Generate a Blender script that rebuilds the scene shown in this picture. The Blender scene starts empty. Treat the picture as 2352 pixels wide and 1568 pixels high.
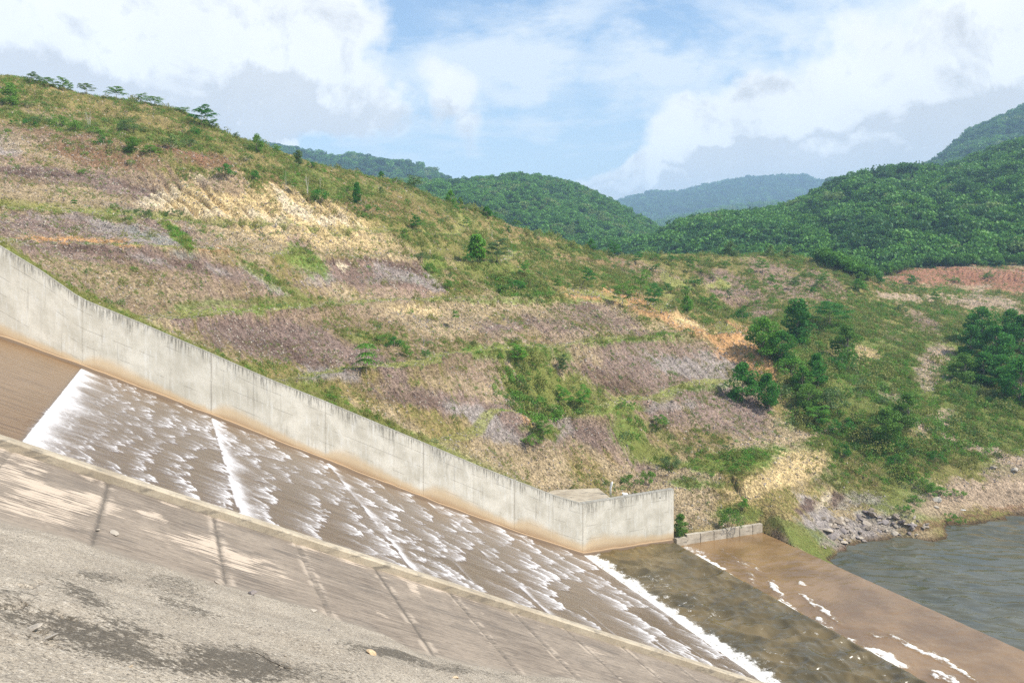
import bpy, math, random
import numpy as np
from mathutils import Vector, Matrix

# ------------------------------------------------------------------ camera, light, sky
sc = bpy.context.scene
C = sc.collection
F, CX, CY, HZ = 1900.0, 1176.0, 600.0, 28.0        # focal length, horizon and eye height of the picture measured at 2352 x 1568
cam_d = bpy.data.cameras.new('camera')
cam_d.sensor_width = 36.0
cam_d.lens = F / 2352.0 * 36.0
cam_d.shift_y = -(784.0 - CY) / 2352.0
cam_d.clip_start = 0.1
cam_d.clip_end = 30000
cam = bpy.data.objects.new('camera', cam_d)
cam.location = (0, 0, HZ)
cam.rotation_euler = (math.radians(90), 0, 0)
C.objects.link(cam)
sc.camera = cam
sc.view_settings.view_transform = 'Standard'
sc.view_settings.look = 'None'
sc.view_settings.gamma = 1
sc.view_settings.exposure = 0.40
sc.cycles.volume_bounces = 1
sc.cycles.max_bounces = 6
sc.cycles.transparent_max_bounces = 6
sc.cycles.use_denoising = False
sc.cycles.use_adaptive_sampling = False
sc.cycles.sample_clamp_direct = 3.0
sc.cycles.sample_clamp_indirect = 2.0

SUN = Vector((0.62, -0.20, 0.74)).normalized()
sun_el = math.asin(SUN.z)
sun_az = math.atan2(SUN.x, SUN.y)
sd = bpy.data.lights.new('sun', 'SUN')
sd.energy = 5.0
sd.angle = math.radians(1.2)
sd.color = (1.0, 0.93, 0.81)
so = bpy.data.objects.new('sun', sd)
so.rotation_euler = SUN.to_track_quat('Z', 'Y').to_euler()
so.location = (0, 0, 200)
C.objects.link(so)


class NT:
    """small helper round a node tree"""
    def __init__(s, nt):
        s.nt = nt
        s.n = nt.nodes
        s.l = nt.links

    def new(s, t, **kw):
        nd = s.n.new(t)
        for k, v in kw.items():
            setattr(nd, k, v)
        return nd

    def put(s, sock, v):
        if v is None:
            return
        if hasattr(v, 'is_output') or isinstance(v, bpy.types.NodeSocket):
            s.l.new(v, sock)
        else:
            if isinstance(v, (tuple, list)) and len(v) == 3 and sock.type == 'RGBA':
                v = (*v, 1)
            sock.default_value = v

    def m(s, op, a, b=None, c=None, clamp=False):
        nd = s.new('ShaderNodeMath', operation=op)
        nd.use_clamp = clamp
        for i, v in enumerate((a, b, c)):
            s.put(nd.inputs[i], v)
        return nd.outputs[0]

    def vm(s, op, a, b=None):
        nd = s.new('ShaderNodeVectorMath', operation=op)
        s.put(nd.inputs[0], a)
        if b is not None:
            s.put(nd.inputs[1], b)
        return nd.outputs['Value'] if op in ('LENGTH', 'DOT_PRODUCT') else nd.outputs[0]

    def rng(s, v, a, b, c=0.0, d=1.0, smooth=True):
        nd = s.new('ShaderNodeMapRange')
        nd.interpolation_type = 'SMOOTHSTEP' if smooth else 'LINEAR'
        for i, x in enumerate((v, a, b, c, d)):
            s.put(nd.inputs[i], x)
        return nd.outputs[0]

    def mix(s, f, a, b, mode='MIX'):
        nd = s.new('ShaderNodeMix', data_type='RGBA')
        nd.blend_type = mode
        s.put(nd.inputs[0], f)
        s.put(nd.inputs[6], a)
        s.put(nd.inputs[7], b)
        return nd.outputs[2]

    def noise(s, vec, scale, detail=4.0, rough=0.55, dist=0.0):
        nd = s.new('ShaderNodeTexNoise')
        s.put(nd.inputs['Vector'], vec)
        nd.inputs['Scale'].default_value = scale
        nd.inputs['Detail'].default_value = detail
        nd.inputs['Roughness'].default_value = rough
        nd.inputs['Distortion'].default_value = dist
        return nd.outputs[0]

    def noisec(s, vec, scale, detail=3.0):
        nd = s.new('ShaderNodeTexNoise')
        s.put(nd.inputs['Vector'], vec)
        nd.inputs['Scale'].default_value = scale
        nd.inputs['Detail'].default_value = detail
        return nd.outputs[1]

    def voro(s, vec, scale, feature='F1', out=0):
        nd = s.new('ShaderNodeTexVoronoi', feature=feature)
        s.put(nd.inputs['Vector'], vec)
        nd.inputs['Scale'].default_value = scale
        return nd.outputs[out]

    def mapv(s, vec, scale=(1, 1, 1), loc=(0, 0, 0)):
        nd = s.new('ShaderNodeMapping')
        s.put(nd.inputs[0], vec)
        nd.inputs['Location'].default_value = loc
        nd.inputs['Scale'].default_value = scale
        return nd.outputs[0]

    def xyz(s, v):
        nd = s.new('ShaderNodeSeparateXYZ')
        s.put(nd.inputs[0], v)
        return nd.outputs

    def comb(s, x, y, z):
        nd = s.new('ShaderNodeCombineXYZ')
        for i, v in enumerate((x, y, z)):
            s.put(nd.inputs[i], v)
        return nd.outputs[0]

    def attr(s, name):
        return s.new('ShaderNodeAttribute', attribute_name=name).outputs

    def bump(s, h, strength=0.5, dist=0.05, normal=None):
        nd = s.new('ShaderNodeBump')
        nd.inputs['Strength'].default_value = strength
        nd.inputs['Distance'].default_value = dist
        s.put(nd.inputs['Height'], h)
        if normal is not None:
            s.put(nd.inputs['Normal'], normal)
        return nd.outputs[0]


def mat(name, fn, **kw):
    m = bpy.data.materials.new(name)
    m.use_nodes = True
    t = NT(m.node_tree)
    t.n.clear()
    out = t.new('ShaderNodeOutputMaterial')
    p = t.new('ShaderNodeBsdfPrincipled')
    p.inputs['Roughness'].default_value = 0.9
    p.inputs['Specular IOR Level'].default_value = 0.25
    t.l.new(p.outputs[0], out.inputs[0])
    fn(t, p, out, **kw)
    return m


def azel(x, y):
    a = math.atan((x - CX) / F)
    return a, math.atan((CY - y) / F * math.cos(a))


w = bpy.data.worlds.new('World')
sc.world = w
w.use_nodes = True
t = NT(w.node_tree)
t.n.clear()
wo = t.new('ShaderNodeOutputWorld')
sky = t.new('ShaderNodeTexSky', sky_type='NISHITA')
sky.sun_disc = False
sky.sun_elevation = sun_el
sky.sun_rotation = sun_az
sky.air_density = 1.2
sky.dust_density = 1.6
tc = t.new('ShaderNodeTexCoord').outputs['Generated']
sx, sy, sz = t.xyz(tc)
az = t.m('ARCTAN2', sx, sy)
el = t.m('ARCSINE', sz)
# wispy warp of the directions so that cloud edges billow
wp = t.noisec(tc, 7.0, 6.0)
wp2 = t.noisec(tc, 24.0, 5.0)
wx, wy, wz = t.xyz(wp)
vx, vy, vz = t.xyz(wp2)
azw = t.m('ADD', az, t.m('ADD', t.m('MULTIPLY', t.m('SUBTRACT', wx, 0.5), 0.22), t.m('MULTIPLY', t.m('SUBTRACT', vx, 0.5), 0.055)))
elw = t.m('ADD', el, t.m('ADD', t.m('MULTIPLY', t.m('SUBTRACT', wy, 0.5), 0.15), t.m('MULTIPLY', t.m('SUBTRACT', vy, 0.5), 0.045)))
BL = [  # centre and radii (picture units), density
    (60, 90, 260, 190, 1.25), (430, 170, 260, 190, 1.3), (640, 120, 200, 170, 1.2), (780, 210, 130, 90, 1.0),
    (240, 40, 120, 110, 0.8), (1025, 232, 85, 60, 0.62), (655, 330, 60, 34, 0.95), (530, 285, 60, 45, 0.85), (1050, 300, 45, 50, 0.35),
    (1480, 410, 130, 55, 1.0), (1640, 350, 170, 90, 1.15), (1830, 300, 200, 110, 1.2), (1720, 320, 90, 60, 1.1), (2080, 240, 240, 150, 1.25),
    (2300, 200, 200, 200, 1.2), (2000, 380, 260, 60, 0.95), (2340, 60, 90, 70, 1.0), (1560, 440, 240, 30, 0.8)]
dens = None
shade = None
for (bx, by, rx, ry, dn) in BL:
    a, e = azel(bx, by)
    dx = t.m('DIVIDE', t.m('SUBTRACT', azw, a), rx / F)
    dy = t.m('DIVIDE', t.m('SUBTRACT', elw, e), ry / F)
    q = t.m('ADD', t.m('MULTIPLY', dx, dx), t.m('MULTIPLY', dy, dy))
    v = t.m('MULTIPLY', t.m('SUBTRACT', 1.35, q), dn)
    dens = v if dens is None else t.m('SMOOTH_MAX', dens, v, 0.18)
    u = t.m('MULTIPLY', t.m('MAXIMUM', v, 0.0), t.m('ADD', dy, 0.15))
    shade = u if shade is None else t.m('ADD', shade, u)
core = t.rng(dens, -0.22, 0.60)
# high thin cloud over everything, denser in bands
hv = t.mapv(t.comb(az, el, 0.0), (3.2, 11.0, 1.0), (0.3, 2.1, 0.0))
hn = t.noise(hv, 1.0, 8.0, 0.6, 0.6)
hn2 = t.noise(t.mapv(t.comb(az, el, 0.0), (16, 40, 1.0)), 1.0, 5.0, 0.6)
hi = t.rng(t.m('ADD', hn, t.m('MULTIPLY', t.m('SUBTRACT', hn2, 0.5), 0.28)), 0.36, 0.58)
band = None
for (bx, by, rx, ry, dn) in [(1380, 175, 520, 75, 0.9), (1150, 60, 260, 50, 0.45), (2050, 60, 360, 110, 0.75), (1750, 160, 240, 60, 0.45), (1000, 330, 500, 50, 0.15),
                             (1300, 250, 420, 50, 0.5)]:
    a, e = azel(bx, by)
    dx = t.m('DIVIDE', t.m('SUBTRACT', azw, a), rx / F)
    dy = t.m('DIVIDE', t.m('SUBTRACT', elw, e), ry / F)
    q = t.m('ADD', t.m('MULTIPLY', dx, dx), t.m('MULTIPLY', dy, dy))
    v = t.m('MULTIPLY', t.m('SUBTRACT', 1.2, q), dn, clamp=True)
    band = v if band is None else t.m('MAXIMUM', band, v)
thin = t.m('ADD', t.m('MULTIPLY', hi, 0.62), t.m('MULTIPLY', band, t.m('ADD', t.m('MULTIPLY', hn2, 0.5), 0.42)), clamp=True)
thin = t.m('MAXIMUM', thin, t.rng(el, 0.30, 0.0, 0.12, 0.62))
# cloud body light: bright tops, grey bases, lumpy relief
ln = t.noise(tc, 9.0, 8.0, 0.62, 0.4)
ln2 = t.noise(t.vm('ADD', tc, (0.012, -0.004, 0.02)), 9.0, 8.0, 0.62, 0.4)
rel = t.m('MULTIPLY', t.m('SUBTRACT', ln, ln2), 1.5)
lum = t.m('ADD', t.rng(shade, -0.5, 0.40, 0.40, 0.86), t.m('ADD', rel, t.m('MULTIPLY', t.m('SUBTRACT', t.noise(tc, 4.0, 3.0), 0.5), 0.22)))
edge = t.rng(dens, 0.05, 0.75, 0.20, 0.0)
lum = t.m('MINIMUM', t.m('MAXIMUM', t.m('ADD', lum, edge), 0.62), 0.86)
lum = t.m('ADD', lum, t.m('MULTIPLY', t.m('SUBTRACT', t.noise(tc, 13.0, 7.0, 0.6, 0.3), 0.5), 0.20))
ccol = t.mix(t.rng(lum, 0.4, 0.75), (1.0, 0.995, 0.985), (1.0, 1.0, 0.99))
ccol = t.vm('MULTIPLY', ccol, t.comb(lum, lum, lum))
skyc = t.vm('MULTIPLY', sky.outputs[0], (0.106, 0.126, 0.143))
skyc = t.mix(t.m('MULTIPLY', thin, 0.9), skyc, (0.70, 0.75, 0.80))
fin = t.mix(core, skyc, ccol)
bg = t.new('ShaderNodeBackground')
bg.inputs['Strength'].default_value = 1.0
t.l.new(fin, bg.inputs[0])
t.l.new(bg.outputs[0], wo.inputs[0])

# ------------------------------------------------------------------ numeric helpers
TAB = np.random.RandomState(7).rand(65536).astype(np.float32)


def vn(x, y, seed=0):
    """value noise 0..1"""
    xi = np.floor(x).astype(np.int64)
    yi = np.floor(y).astype(np.int64)
    fx = x - xi
    fy = y - yi
    fx = fx * fx * (3 - 2 * fx)
    fy = fy * fy * (3 - 2 * fy)

    def h(a, b):
        return TAB[((a * 73856093) ^ (b * 19349663) ^ (seed * 83492791 + 1013)) & 65535]
    return (h(xi, yi) * (1 - fx) + h(xi + 1, yi) * fx) * (1 - fy) + (h(xi, yi + 1) * (1 - fx) + h(xi + 1, yi + 1) * fx) * fy


def fbm(x, y, seed=0, o=4, g=0.5):
    v = 0.0
    a = 1.0
    s = 0.0
    for i in range(o):
        v = v + a * vn(x * 2 ** i + i * 17.3, y * 2 ** i - i * 9.1, seed + i)
        s += a
        a *= g
    return v / s


def sm(x, a, b):
    u = np.clip((x - a) / (b - a), 0, 1)
    return u * u * (3 - 2 * u)


def P(x, y, d):
    return ((x - CX) / F * d, d, HZ - (y - CY) / F * d)


def mesh_np(name, co, faces, material=None, attrs=None, smooth=True):
    """mesh from numpy arrays; faces (n,4) or (n,3)"""
    me = bpy.data.meshes.new(name)
    co = np.asarray(co, dtype=np.float32)
    faces = np.asarray(faces, dtype=np.int32)
    k = faces.shape[1]
    me.vertices.add(len(co))
    me.vertices.foreach_set('co', co.ravel())
    me.loops.add(faces.size)
    me.loops.foreach_set('vertex_index', faces.ravel())
    me.polygons.add(len(faces))
    me.polygons.foreach_set('loop_start', np.arange(0, faces.size, k, dtype=np.int32))
    me.polygons.foreach_set('loop_total', np.full(len(faces), k, dtype=np.int32))
    me.polygons.foreach_set('use_smooth', np.full(len(faces), smooth, dtype=bool))
    for n, v in (attrs or {}).items():
        v = np.asarray(v, dtype=np.float32)
        if v.ndim == 1:
            me.attributes.new(n, 'FLOAT', 'POINT').data.foreach_set('value', v)
        else:
            if v.shape[1] == 3:
                v = np.concatenate([v, np.ones((len(v), 1), np.float32)], 1)
            me.attributes.new(n, 'FLOAT_COLOR', 'POINT').data.foreach_set('color', v.ravel())
    me.update()
    me.validate()
    if material:
        me.materials.append(material)
    return me


def grid_faces(nr, nc):
    i = np.arange(nr - 1)[:, None] * nc + np.arange(nc - 1)[None, :]
    return np.stack([i, i + 1, i + nc + 1, i + nc], -1).reshape(-1, 4)


def link(name, me, parent=None, mtx=None):
    o = bpy.data.objects.new(name, me)
    C.objects.link(o)
    if parent is not None:
        o.parent = parent
    if mtx is not None:
        o.matrix_world = mtx
    return o


def tag(o, label=None, cat=None, group=None, kind=None):
    if label:
        o['label'] = label
    if cat:
        o['category'] = cat
    if group:
        o['group'] = group
    if kind:
        o['kind'] = kind
    return o


def empty(name, loc=(0, 0, 0)):
    o = bpy.data.objects.new(name, None)
    o.location = loc
    o.empty_display_size = 0.3
    C.objects.link(o)
    return o


def lin(r, g, b):
    return tuple(((c / 255) / 12.92 if c / 255 <= 0.04045 else ((c / 255 + 0.055) / 1.055) ** 2.4) for c in (r, g, b))


# ------------------------------------------------------------------ the spillway's own frame: s runs down the chute, t across it, t = 0 at the far wall
TH = math.atan(793.0 / 1900.0)
CT, ST = math.cos(TH), math.sin(TH)
C0 = np.array(P(1339, 1277, 78.8))
FR = Matrix.Translation((C0[0], C0[1], 0)) @ Matrix.Rotation(TH, 4, 'Z')


def st(X, Y):
    dx, dy = X - C0[0], Y - C0[1]
    return dx * CT + dy * ST, -dx * ST + dy * CT


def xy(s, t_):
    return C0[0] + s * CT - t_ * ST, C0[1] + s * ST + t_ * CT


def hit_t(x, y, tt):
    """where the line of sight through picture point x,y meets the vertical plane t = tt: returns s, z, d"""
    ax = (x - CX) / F
    k = -C0[0] * -ST - C0[1] * CT
    d = (tt - k) / (-ax * ST + CT)
    s = (ax * d - C0[0]) * CT + (d - C0[1]) * ST
    return s, HZ - (y - CY) / F * d, d


WB = [(0, 778), (91, 808.8), (188.5, 846.8), (358, 909.6), (485.5, 958), (617, 1007), (748, 1060), (891, 1119), (972.5, 1143.7), (1104, 1195.5), (1182, 1222.7), (1339, 1277)]
WT = [(0, 565), (91, 620), (171, 675.5), (198, 690.7), (323.6, 742), (487, 812.6), (617, 870), (750, 923), (891, 982), (983, 1020.7), (1104, 1072), (1182, 1102.6), (1277, 1139), (1337, 1156.6)]
zb_ = np.array([hit_t(x, y, 0)[:2] for x, y in WB])
zt_ = np.array([hit_t(x, y, 0)[:2] for x, y in WT])
zb_[-1, 1] = 0.0
# the chute keeps one even grade: a smooth fit
pb = np.polyfit(zb_[:, 0], zb_[:, 1], 3)


def zbed(s):
    s = np.asarray(s, float)
    v = np.where(s > -48, np.polyval(pb, np.clip(s, -48, 0)) - np.polyval(pb, 0), np.polyval(pb, -48) - np.polyval(pb, 0) + (-48 - s) * 0.42)
    return np.where(s > 0, 0.0, v)


def ztop(s):
    s = np.asarray(s, float)
    k = (zt_[1, 1] - zt_[0, 1]) / (zt_[1, 0] - zt_[0, 0])
    v = np.interp(s, np.append(zt_[:, 0], [0.0, 3.0, 10.3]), np.append(zt_[:, 1], [4.95, 5.02, 5.25]))
    return np.where(s < zt_[0, 0], zt_[0, 1] + k * (s - zt_[0, 0]) * 0.9, v)


JS = [hit_t(x, y, 0)[0] for x, y in [(188.5, 846.8), (485.5, 958), (748, 1060), (972.5, 1143.7), (1182, 1222.7)]] + [0.0]
JS = [JS[0] - 9.3] + JS
WCH = -45.5
NS = np.array([hit_t(x, y, WCH)[:2] for x, y in [(0, 997), (225, 1070), (438.8, 1141), (615, 1197.6), (765, 1242.6), (1035, 1333.6), (1277, 1415.7), (1493, 1484.8), (1693, 1543)]])
pn = np.polyfit(NS[:, 0], NS[:, 1], 2)
pn1 = np.polyder(np.poly1d(pn))


def znear(s):
    s = np.asarray(s, float)
    lo, hi = -41.0, -14.0
    v = np.polyval(pn, np.clip(s, lo, hi))
    v = np.where(s < lo, v + (s - lo) * pn1(lo), v)
    v = np.where(s > hi, v + (s - hi) * pn1(hi), v)
    return np.maximum(v, 4.6 - 0.02 * s)


# ------------------------------------------------------------------ materials of the works
def m_concrete_wall(t, p, out):
    oc = t.new('ShaderNodeTexCoord').outputs['Object']
    s_, t_, z_ = t.xyz(oc)
    dt = t.attr('from_top')['Fac']
    db = t.attr('from_foot')['Fac']
    jt = t.attr('joint')['Fac']
    pn_ = t.attr('panel')['Fac']
    n1 = t.noise(t.comb(s_, dt, t_), 0.55, 6.0, 0.62)
    n2 = t.noise(t.comb(t.m('MULTIPLY', s_, 3.2), t.m('MULTIPLY', dt, 0.45), 0.0), 1.3, 5.0, 0.65)
    n3 = t.noise(oc, 9.0, 4.0, 0.7)
    col = t.mix(t.rng(n1, 0.32, 0.68), (0.50, 0.465, 0.385), (0.70, 0.66, 0.57))
    col = t.mix(t.rng(n2, 0.5, 0.72, 0.0, 0.55), col, (0.72, 0.71, 0.67))
    col = t.mix(t.m('MULTIPLY', t.rng(pn_, 0.0, 1.0), 0.22), col, (0.37, 0.355, 0.30))
    col = t.mix(t.rng(n3, 0.45, 0.75, 0.0, 0.22), col, (0.22, 0.20, 0.17))
    # pale lime bloom near the joint
    # dark drips from the coping
    dr = t.noise(t.comb(t.m('MULTIPLY', s_, 7.0), t.m('MULTIPLY', dt, 0.5), 3.0), 1.0, 4.0, 0.75)
    dr2 = t.noise(t.comb(t.m('MULTIPLY', s_, 0.6), 0.0, 9.0), 1.0, 2.0)
    ln = t.rng(dt, 0.0, t.m('ADD', 0.12, t.m('MULTIPLY', t.rng(dr2, 0.35, 0.62), 1.7)), 1.0, 0.0)
    dk = t.m('MULTIPLY', t.rng(dr, 0.45, 0.57), ln)
    dk = t.m('MAXIMUM', dk, t.rng(dt, 0.0, 0.16, 0.75, 0.0))
    dk = t.m('MULTIPLY', dk, t.rng(n3, 0.25, 0.6, 0.5, 1.0))
    col = t.mix(t.m('MULTIPLY', dk, 0.85), col, (0.105, 0.10, 0.085))
    # faint long streaks down the face
    fs = t.noise(t.comb(t.m('MULTIPLY', s_, 4.0), t.m('MULTIPLY', dt, 0.16), 5.0), 1.0, 5.0, 0.7)
    col = t.mix(t.rng(fs, 0.56, 0.70, 0.0, 0.5), col, (0.27, 0.25, 0.21))
    # spotty lichen
    sp = t.noise(t.comb(s_, t.m('MULTIPLY', dt, 0.7), 2.0), 5.5, 4.0, 0.8)
    col = t.mix(t.m('MULTIPLY', t.rng(sp, 0.58, 0.68), t.rng(n1, 0.45, 0.6, 0.0, 0.5)), col, (0.25, 0.22, 0.185))
    # pour lines
    pl = t.m('FRACT', t.m('ADD', t.m('DIVIDE', t.m('SUBTRACT', dt, 0.35), 1.25), t.m('MULTIPLY', t.noise(oc, 0.6, 2.0), 0.03)))
    lnm = t.m('LESS_THAN', t.m('ABSOLUTE', t.m('SUBTRACT', pl, 0.5)), 0.016)
    brk = t.rng(t.noise(t.comb(s_, t.m('MULTIPLY', dt, 3.0), 1.0), 0.8, 3.0), 0.45, 0.55)
    col = t.mix(t.m('MULTIPLY', t.m('MULTIPLY', lnm, brk), 0.6), col, (0.20, 0.18, 0.15))
    # panel joints
    jn = t.m('ADD', jt, t.m('MULTIPLY', t.m('SUBTRACT', t.noise(oc, 3.0, 3.0), 0.5), 0.06))
    col = t.mix(t.m('MULTIPLY', t.rng(jn, 0.08, 0.02, 0.0, 0.65), t.rng(n2, 0.35, 0.6, 0.35, 1.0)), col, (0.27, 0.24, 0.20))
    col = t.mix(t.m('MULTIPLY', t.rng(t.m('ABSOLUTE', t.m('SUBTRACT', jn, 0.22)), 0.14, 0.02, 0.0, 0.28), t.rng(n2, 0.4, 0.6)), col, (0.76, 0.75, 0.70))
    # silt and rust stain above the water
    sh = t.attr('stain')['Fac']
    wob = t.m('ADD', sh, t.m('MULTIPLY', t.m('SUBTRACT', t.noise(t.comb(t.m('MULTIPLY', s_, 1.5), dt, 0.0), 1.0, 4.0), 0.5), 0.5))
    rel = t.m('DIVIDE', db, wob)
    col = t.mix(t.rng(rel, 1.3, 0.6, 0.0, 0.75), col, (0.55, 0.40, 0.23))
    col = t.mix(t.rng(rel, 0.62, 0.15, 0.0, 0.7), col, (0.36, 0.235, 0.13))
    col = t.mix(t.rng(db, 0.24, 0.14, 0.0, 0.9), col, (0.13, 0.09, 0.06))
    t.put(p.inputs['Base Color'], col)
    p.inputs['Roughness'].default_value = 0.88
    h = t.m('ADD', t.m('MULTIPLY', n3, 0.5), t.m('MULTIPLY', t.rng(jn, 0.05, 0.015), -2.0))
    t.put(p.inputs['Normal'], t.bump(h, 0.35, 0.03))


def m_rough_concrete(t, p, out, a=(0.33, 0.275, 0.20), b=(0.47, 0.405, 0.305)):
    oc = t.new('ShaderNodeTexCoord').outputs['Object']
    n1 = t.noise(oc, 0.7, 6.0, 0.65)
    n2 = t.noise(oc, 14.0, 5.0, 0.75)
    n3 = t.noise(t.mapv(oc, (0.6, 3.0, 3.0)), 1.4, 4.0, 0.7)
    col = t.mix(t.rng(n1, 0.35, 0.65), a, b)
    col = t.mix(t.rng(n3, 0.52, 0.66, 0.0, 0.75), col, (0.17, 0.15, 0.125))
    col = t.mix(t.rng(n2, 0.50, 0.70, 0.0, 0.55), col, (0.20, 0.18, 0.15))
    col = t.mix(t.rng(n2, 0.42, 0.25, 0.0, 0.5), col, (0.55, 0.49, 0.39))
    t.put(p.inputs['Base Color'], col)
    t.put(p.inputs['Normal'], t.bump(t.m('ADD', n2, n1), 0.6, 0.02))


def m_slab(t, p, out):
    """worn lining slab: bare cream mortar showing through grey scale, brushed along the fall"""
    oc = t.new('ShaderNodeTexCoord').outputs['Object']
    s_, t_, z_ = t.xyz(oc)
    jt = t.attr('joint')['Fac']
    ed = t.attr('edge')['Fac']
    cr = t.attr('cream')['Fac']
    st1 = t.noise(t.comb(t.m('MULTIPLY', s_, 0.9), t.m('MULTIPLY', t_, 11.0), 0.0), 1.0, 6.0, 0.7)
    st2 = t.noise(t.comb(t.m('MULTIPLY', s_, 3.5), t.m('MULTIPLY', t_, 40.0), 0.0), 1.0, 3.0, 0.7)
    bl = t.noise(t.comb(t.m('MULTIPLY', s_, 0.42), t.m('MULTIPLY', t_, 0.55), 4.0), 1.0, 3.0, 0.5)
    bl2 = t.noise(t.comb(s_, t.m('MULTIPLY', t_, 1.3), 8.0), 1.3, 3.0, 0.5)
    tone = t.mix(t.rng(bl, 0.3, 0.7), (0.135, 0.108, 0.086), (0.26, 0.213, 0.168))
    tone = t.mix(t.rng(t.noise(t.comb(t.m('MULTIPLY', s_, 0.5), t.m('MULTIPLY', t_, 1.4), 21.0), 1.0, 5.0, 0.65), 0.50, 0.64, 0.0, 0.6), tone, (0.095, 0.082, 0.072))
    tone = t.mix(t.rng(st1, 0.35, 0.7, 0.0, 0.7), tone, (0.36, 0.295, 0.23))
    tone = t.mix(t.rng(st2, 0.50, 0.62, 0.0, 0.7), tone, (0.085, 0.072, 0.060))
    c = t.m('ADD', cr, t.m('ADD', t.m('MULTIPLY', t.m('SUBTRACT', st1, 0.5), 1.3), t.m('ADD', t.m('MULTIPLY', t.m('SUBTRACT', bl2, 0.5), 0.7), t.m('MULTIPLY', t.m('SUBTRACT', st2, 0.5), 0.35))))
    cf = t.rng(c, 0.50, 0.56)
    cream = t.mix(t.rng(st2, 0.4, 0.7), (0.50, 0.41, 0.32), (0.42, 0.34, 0.265))
    col = t.mix(cf, tone, cream)
    jn = t.m('ADD', jt, t.m('MULTIPLY', t.m('SUBTRACT', t.noise(oc, 6.0, 4.0), 0.5), 0.18))
    col = t.mix(t.m('MULTIPLY', t.rng(jn, 0.26, 0.12, 0.0, 0.6), t.rng(t.m('ADD', bl2, t.m('MULTIPLY', t.m('SUBTRACT', st1, 0.5), 0.6)), 0.50, 0.58)), col, (0.46, 0.38, 0.30))
    col = t.mix(t.rng(jn, 0.11, 0.05, 0.0, 0.5), col, (0.15, 0.125, 0.10))
    col = t.mix(t.rng(jn, 0.045, 0.02, 0.0, 0.7), col, (0.10, 0.085, 0.07))
    # dust spilling from the rough bank along the lower edge
    col = t.mix(t.rng(t.m('ADD', ed, t.m('MULTIPLY', t.m('SUBTRACT', bl2, 0.5), 0.5)), 0.5, 0.0, 0.0, 0.5), col, (0.27, 0.235, 0.19))
    t.put(p.inputs['Base Color'], col)
    h = t.m('ADD', t.m('MULTIPLY', st2, 0.3), t.m('ADD', t.m('MULTIPLY', st1, 0.6), t.m('MULTIPLY', t.rng(jn, 0.07, 0.02), -2.0)))
    t.put(p.inputs['Normal'], t.bump(h, 0.5, 0.02))


def m_shotcrete(t, p, out):
    oc = t.new('ShaderNodeTexCoord').outputs['Object']
    dk = t.attr('dark')['Fac']
    ck = t.attr('crack')['Fac']
    gr = t.noise(oc, 26.0, 4.0, 0.8)
    gr2 = t.voro(oc, 46.0)
    gr4 = t.noise(oc, 13.0, 3.0, 0.85)
    gr3 = t.noise(oc, 9.0, 6.0, 0.75)
    n1 = t.noise(oc, 0.8, 5.0, 0.6)
    col = t.mix(t.rng(n1, 0.35, 0.65), (0.36, 0.305, 0.238), (0.47, 0.405, 0.32))
    col = t.mix(t.rng(gr, 0.46, 0.30, 0.0, 0.8), col, (0.64, 0.57, 0.47))
    col = t.mix(t.rng(gr, 0.52, 0.64, 0.0, 0.8), col, (0.15, 0.13, 0.11))
    col = t.mix(t.rng(gr4, 0.54, 0.64, 0.0, 0.7), col, (0.17, 0.145, 0.115))
    col = t.mix(t.rng(gr4, 0.44, 0.34, 0.0, 0.6), col, (0.66, 0.59, 0.49))
    d = t.m('ADD', t.m('MULTIPLY', dk, 1.25), t.m('ADD', t.m('ADD', t.m('MULTIPLY', t.m('SUBTRACT', gr4, 0.5), 1.8), t.m('MULTIPLY', t.m('SUBTRACT', gr3, 0.5), 2.4)), t.m('MULTIPLY', t.m('SUBTRACT', n1, 0.5), 0.9)))
    col = t.mix(t.rng(d, 0.35, 0.9, 0.0, 0.82), col, (0.085, 0.072, 0.055))
    col = t.mix(t.rng(ck, 0.4, 0.9, 0.0, 0.85), col, (0.03, 0.026, 0.022))
    t.put(p.inputs['Base Color'], col)
    p.inputs['Roughness'].default_value = 0.97
    h = t.m('ADD', t.m('MULTIPLY', gr, 1.0), t.m('ADD', t.m('MULTIPLY', gr2, 0.6), t.m('MULTIPLY', gr3, 2.2)))
    t.put(p.inputs['Normal'], t.bump(h, 0.8, 0.03))


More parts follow.
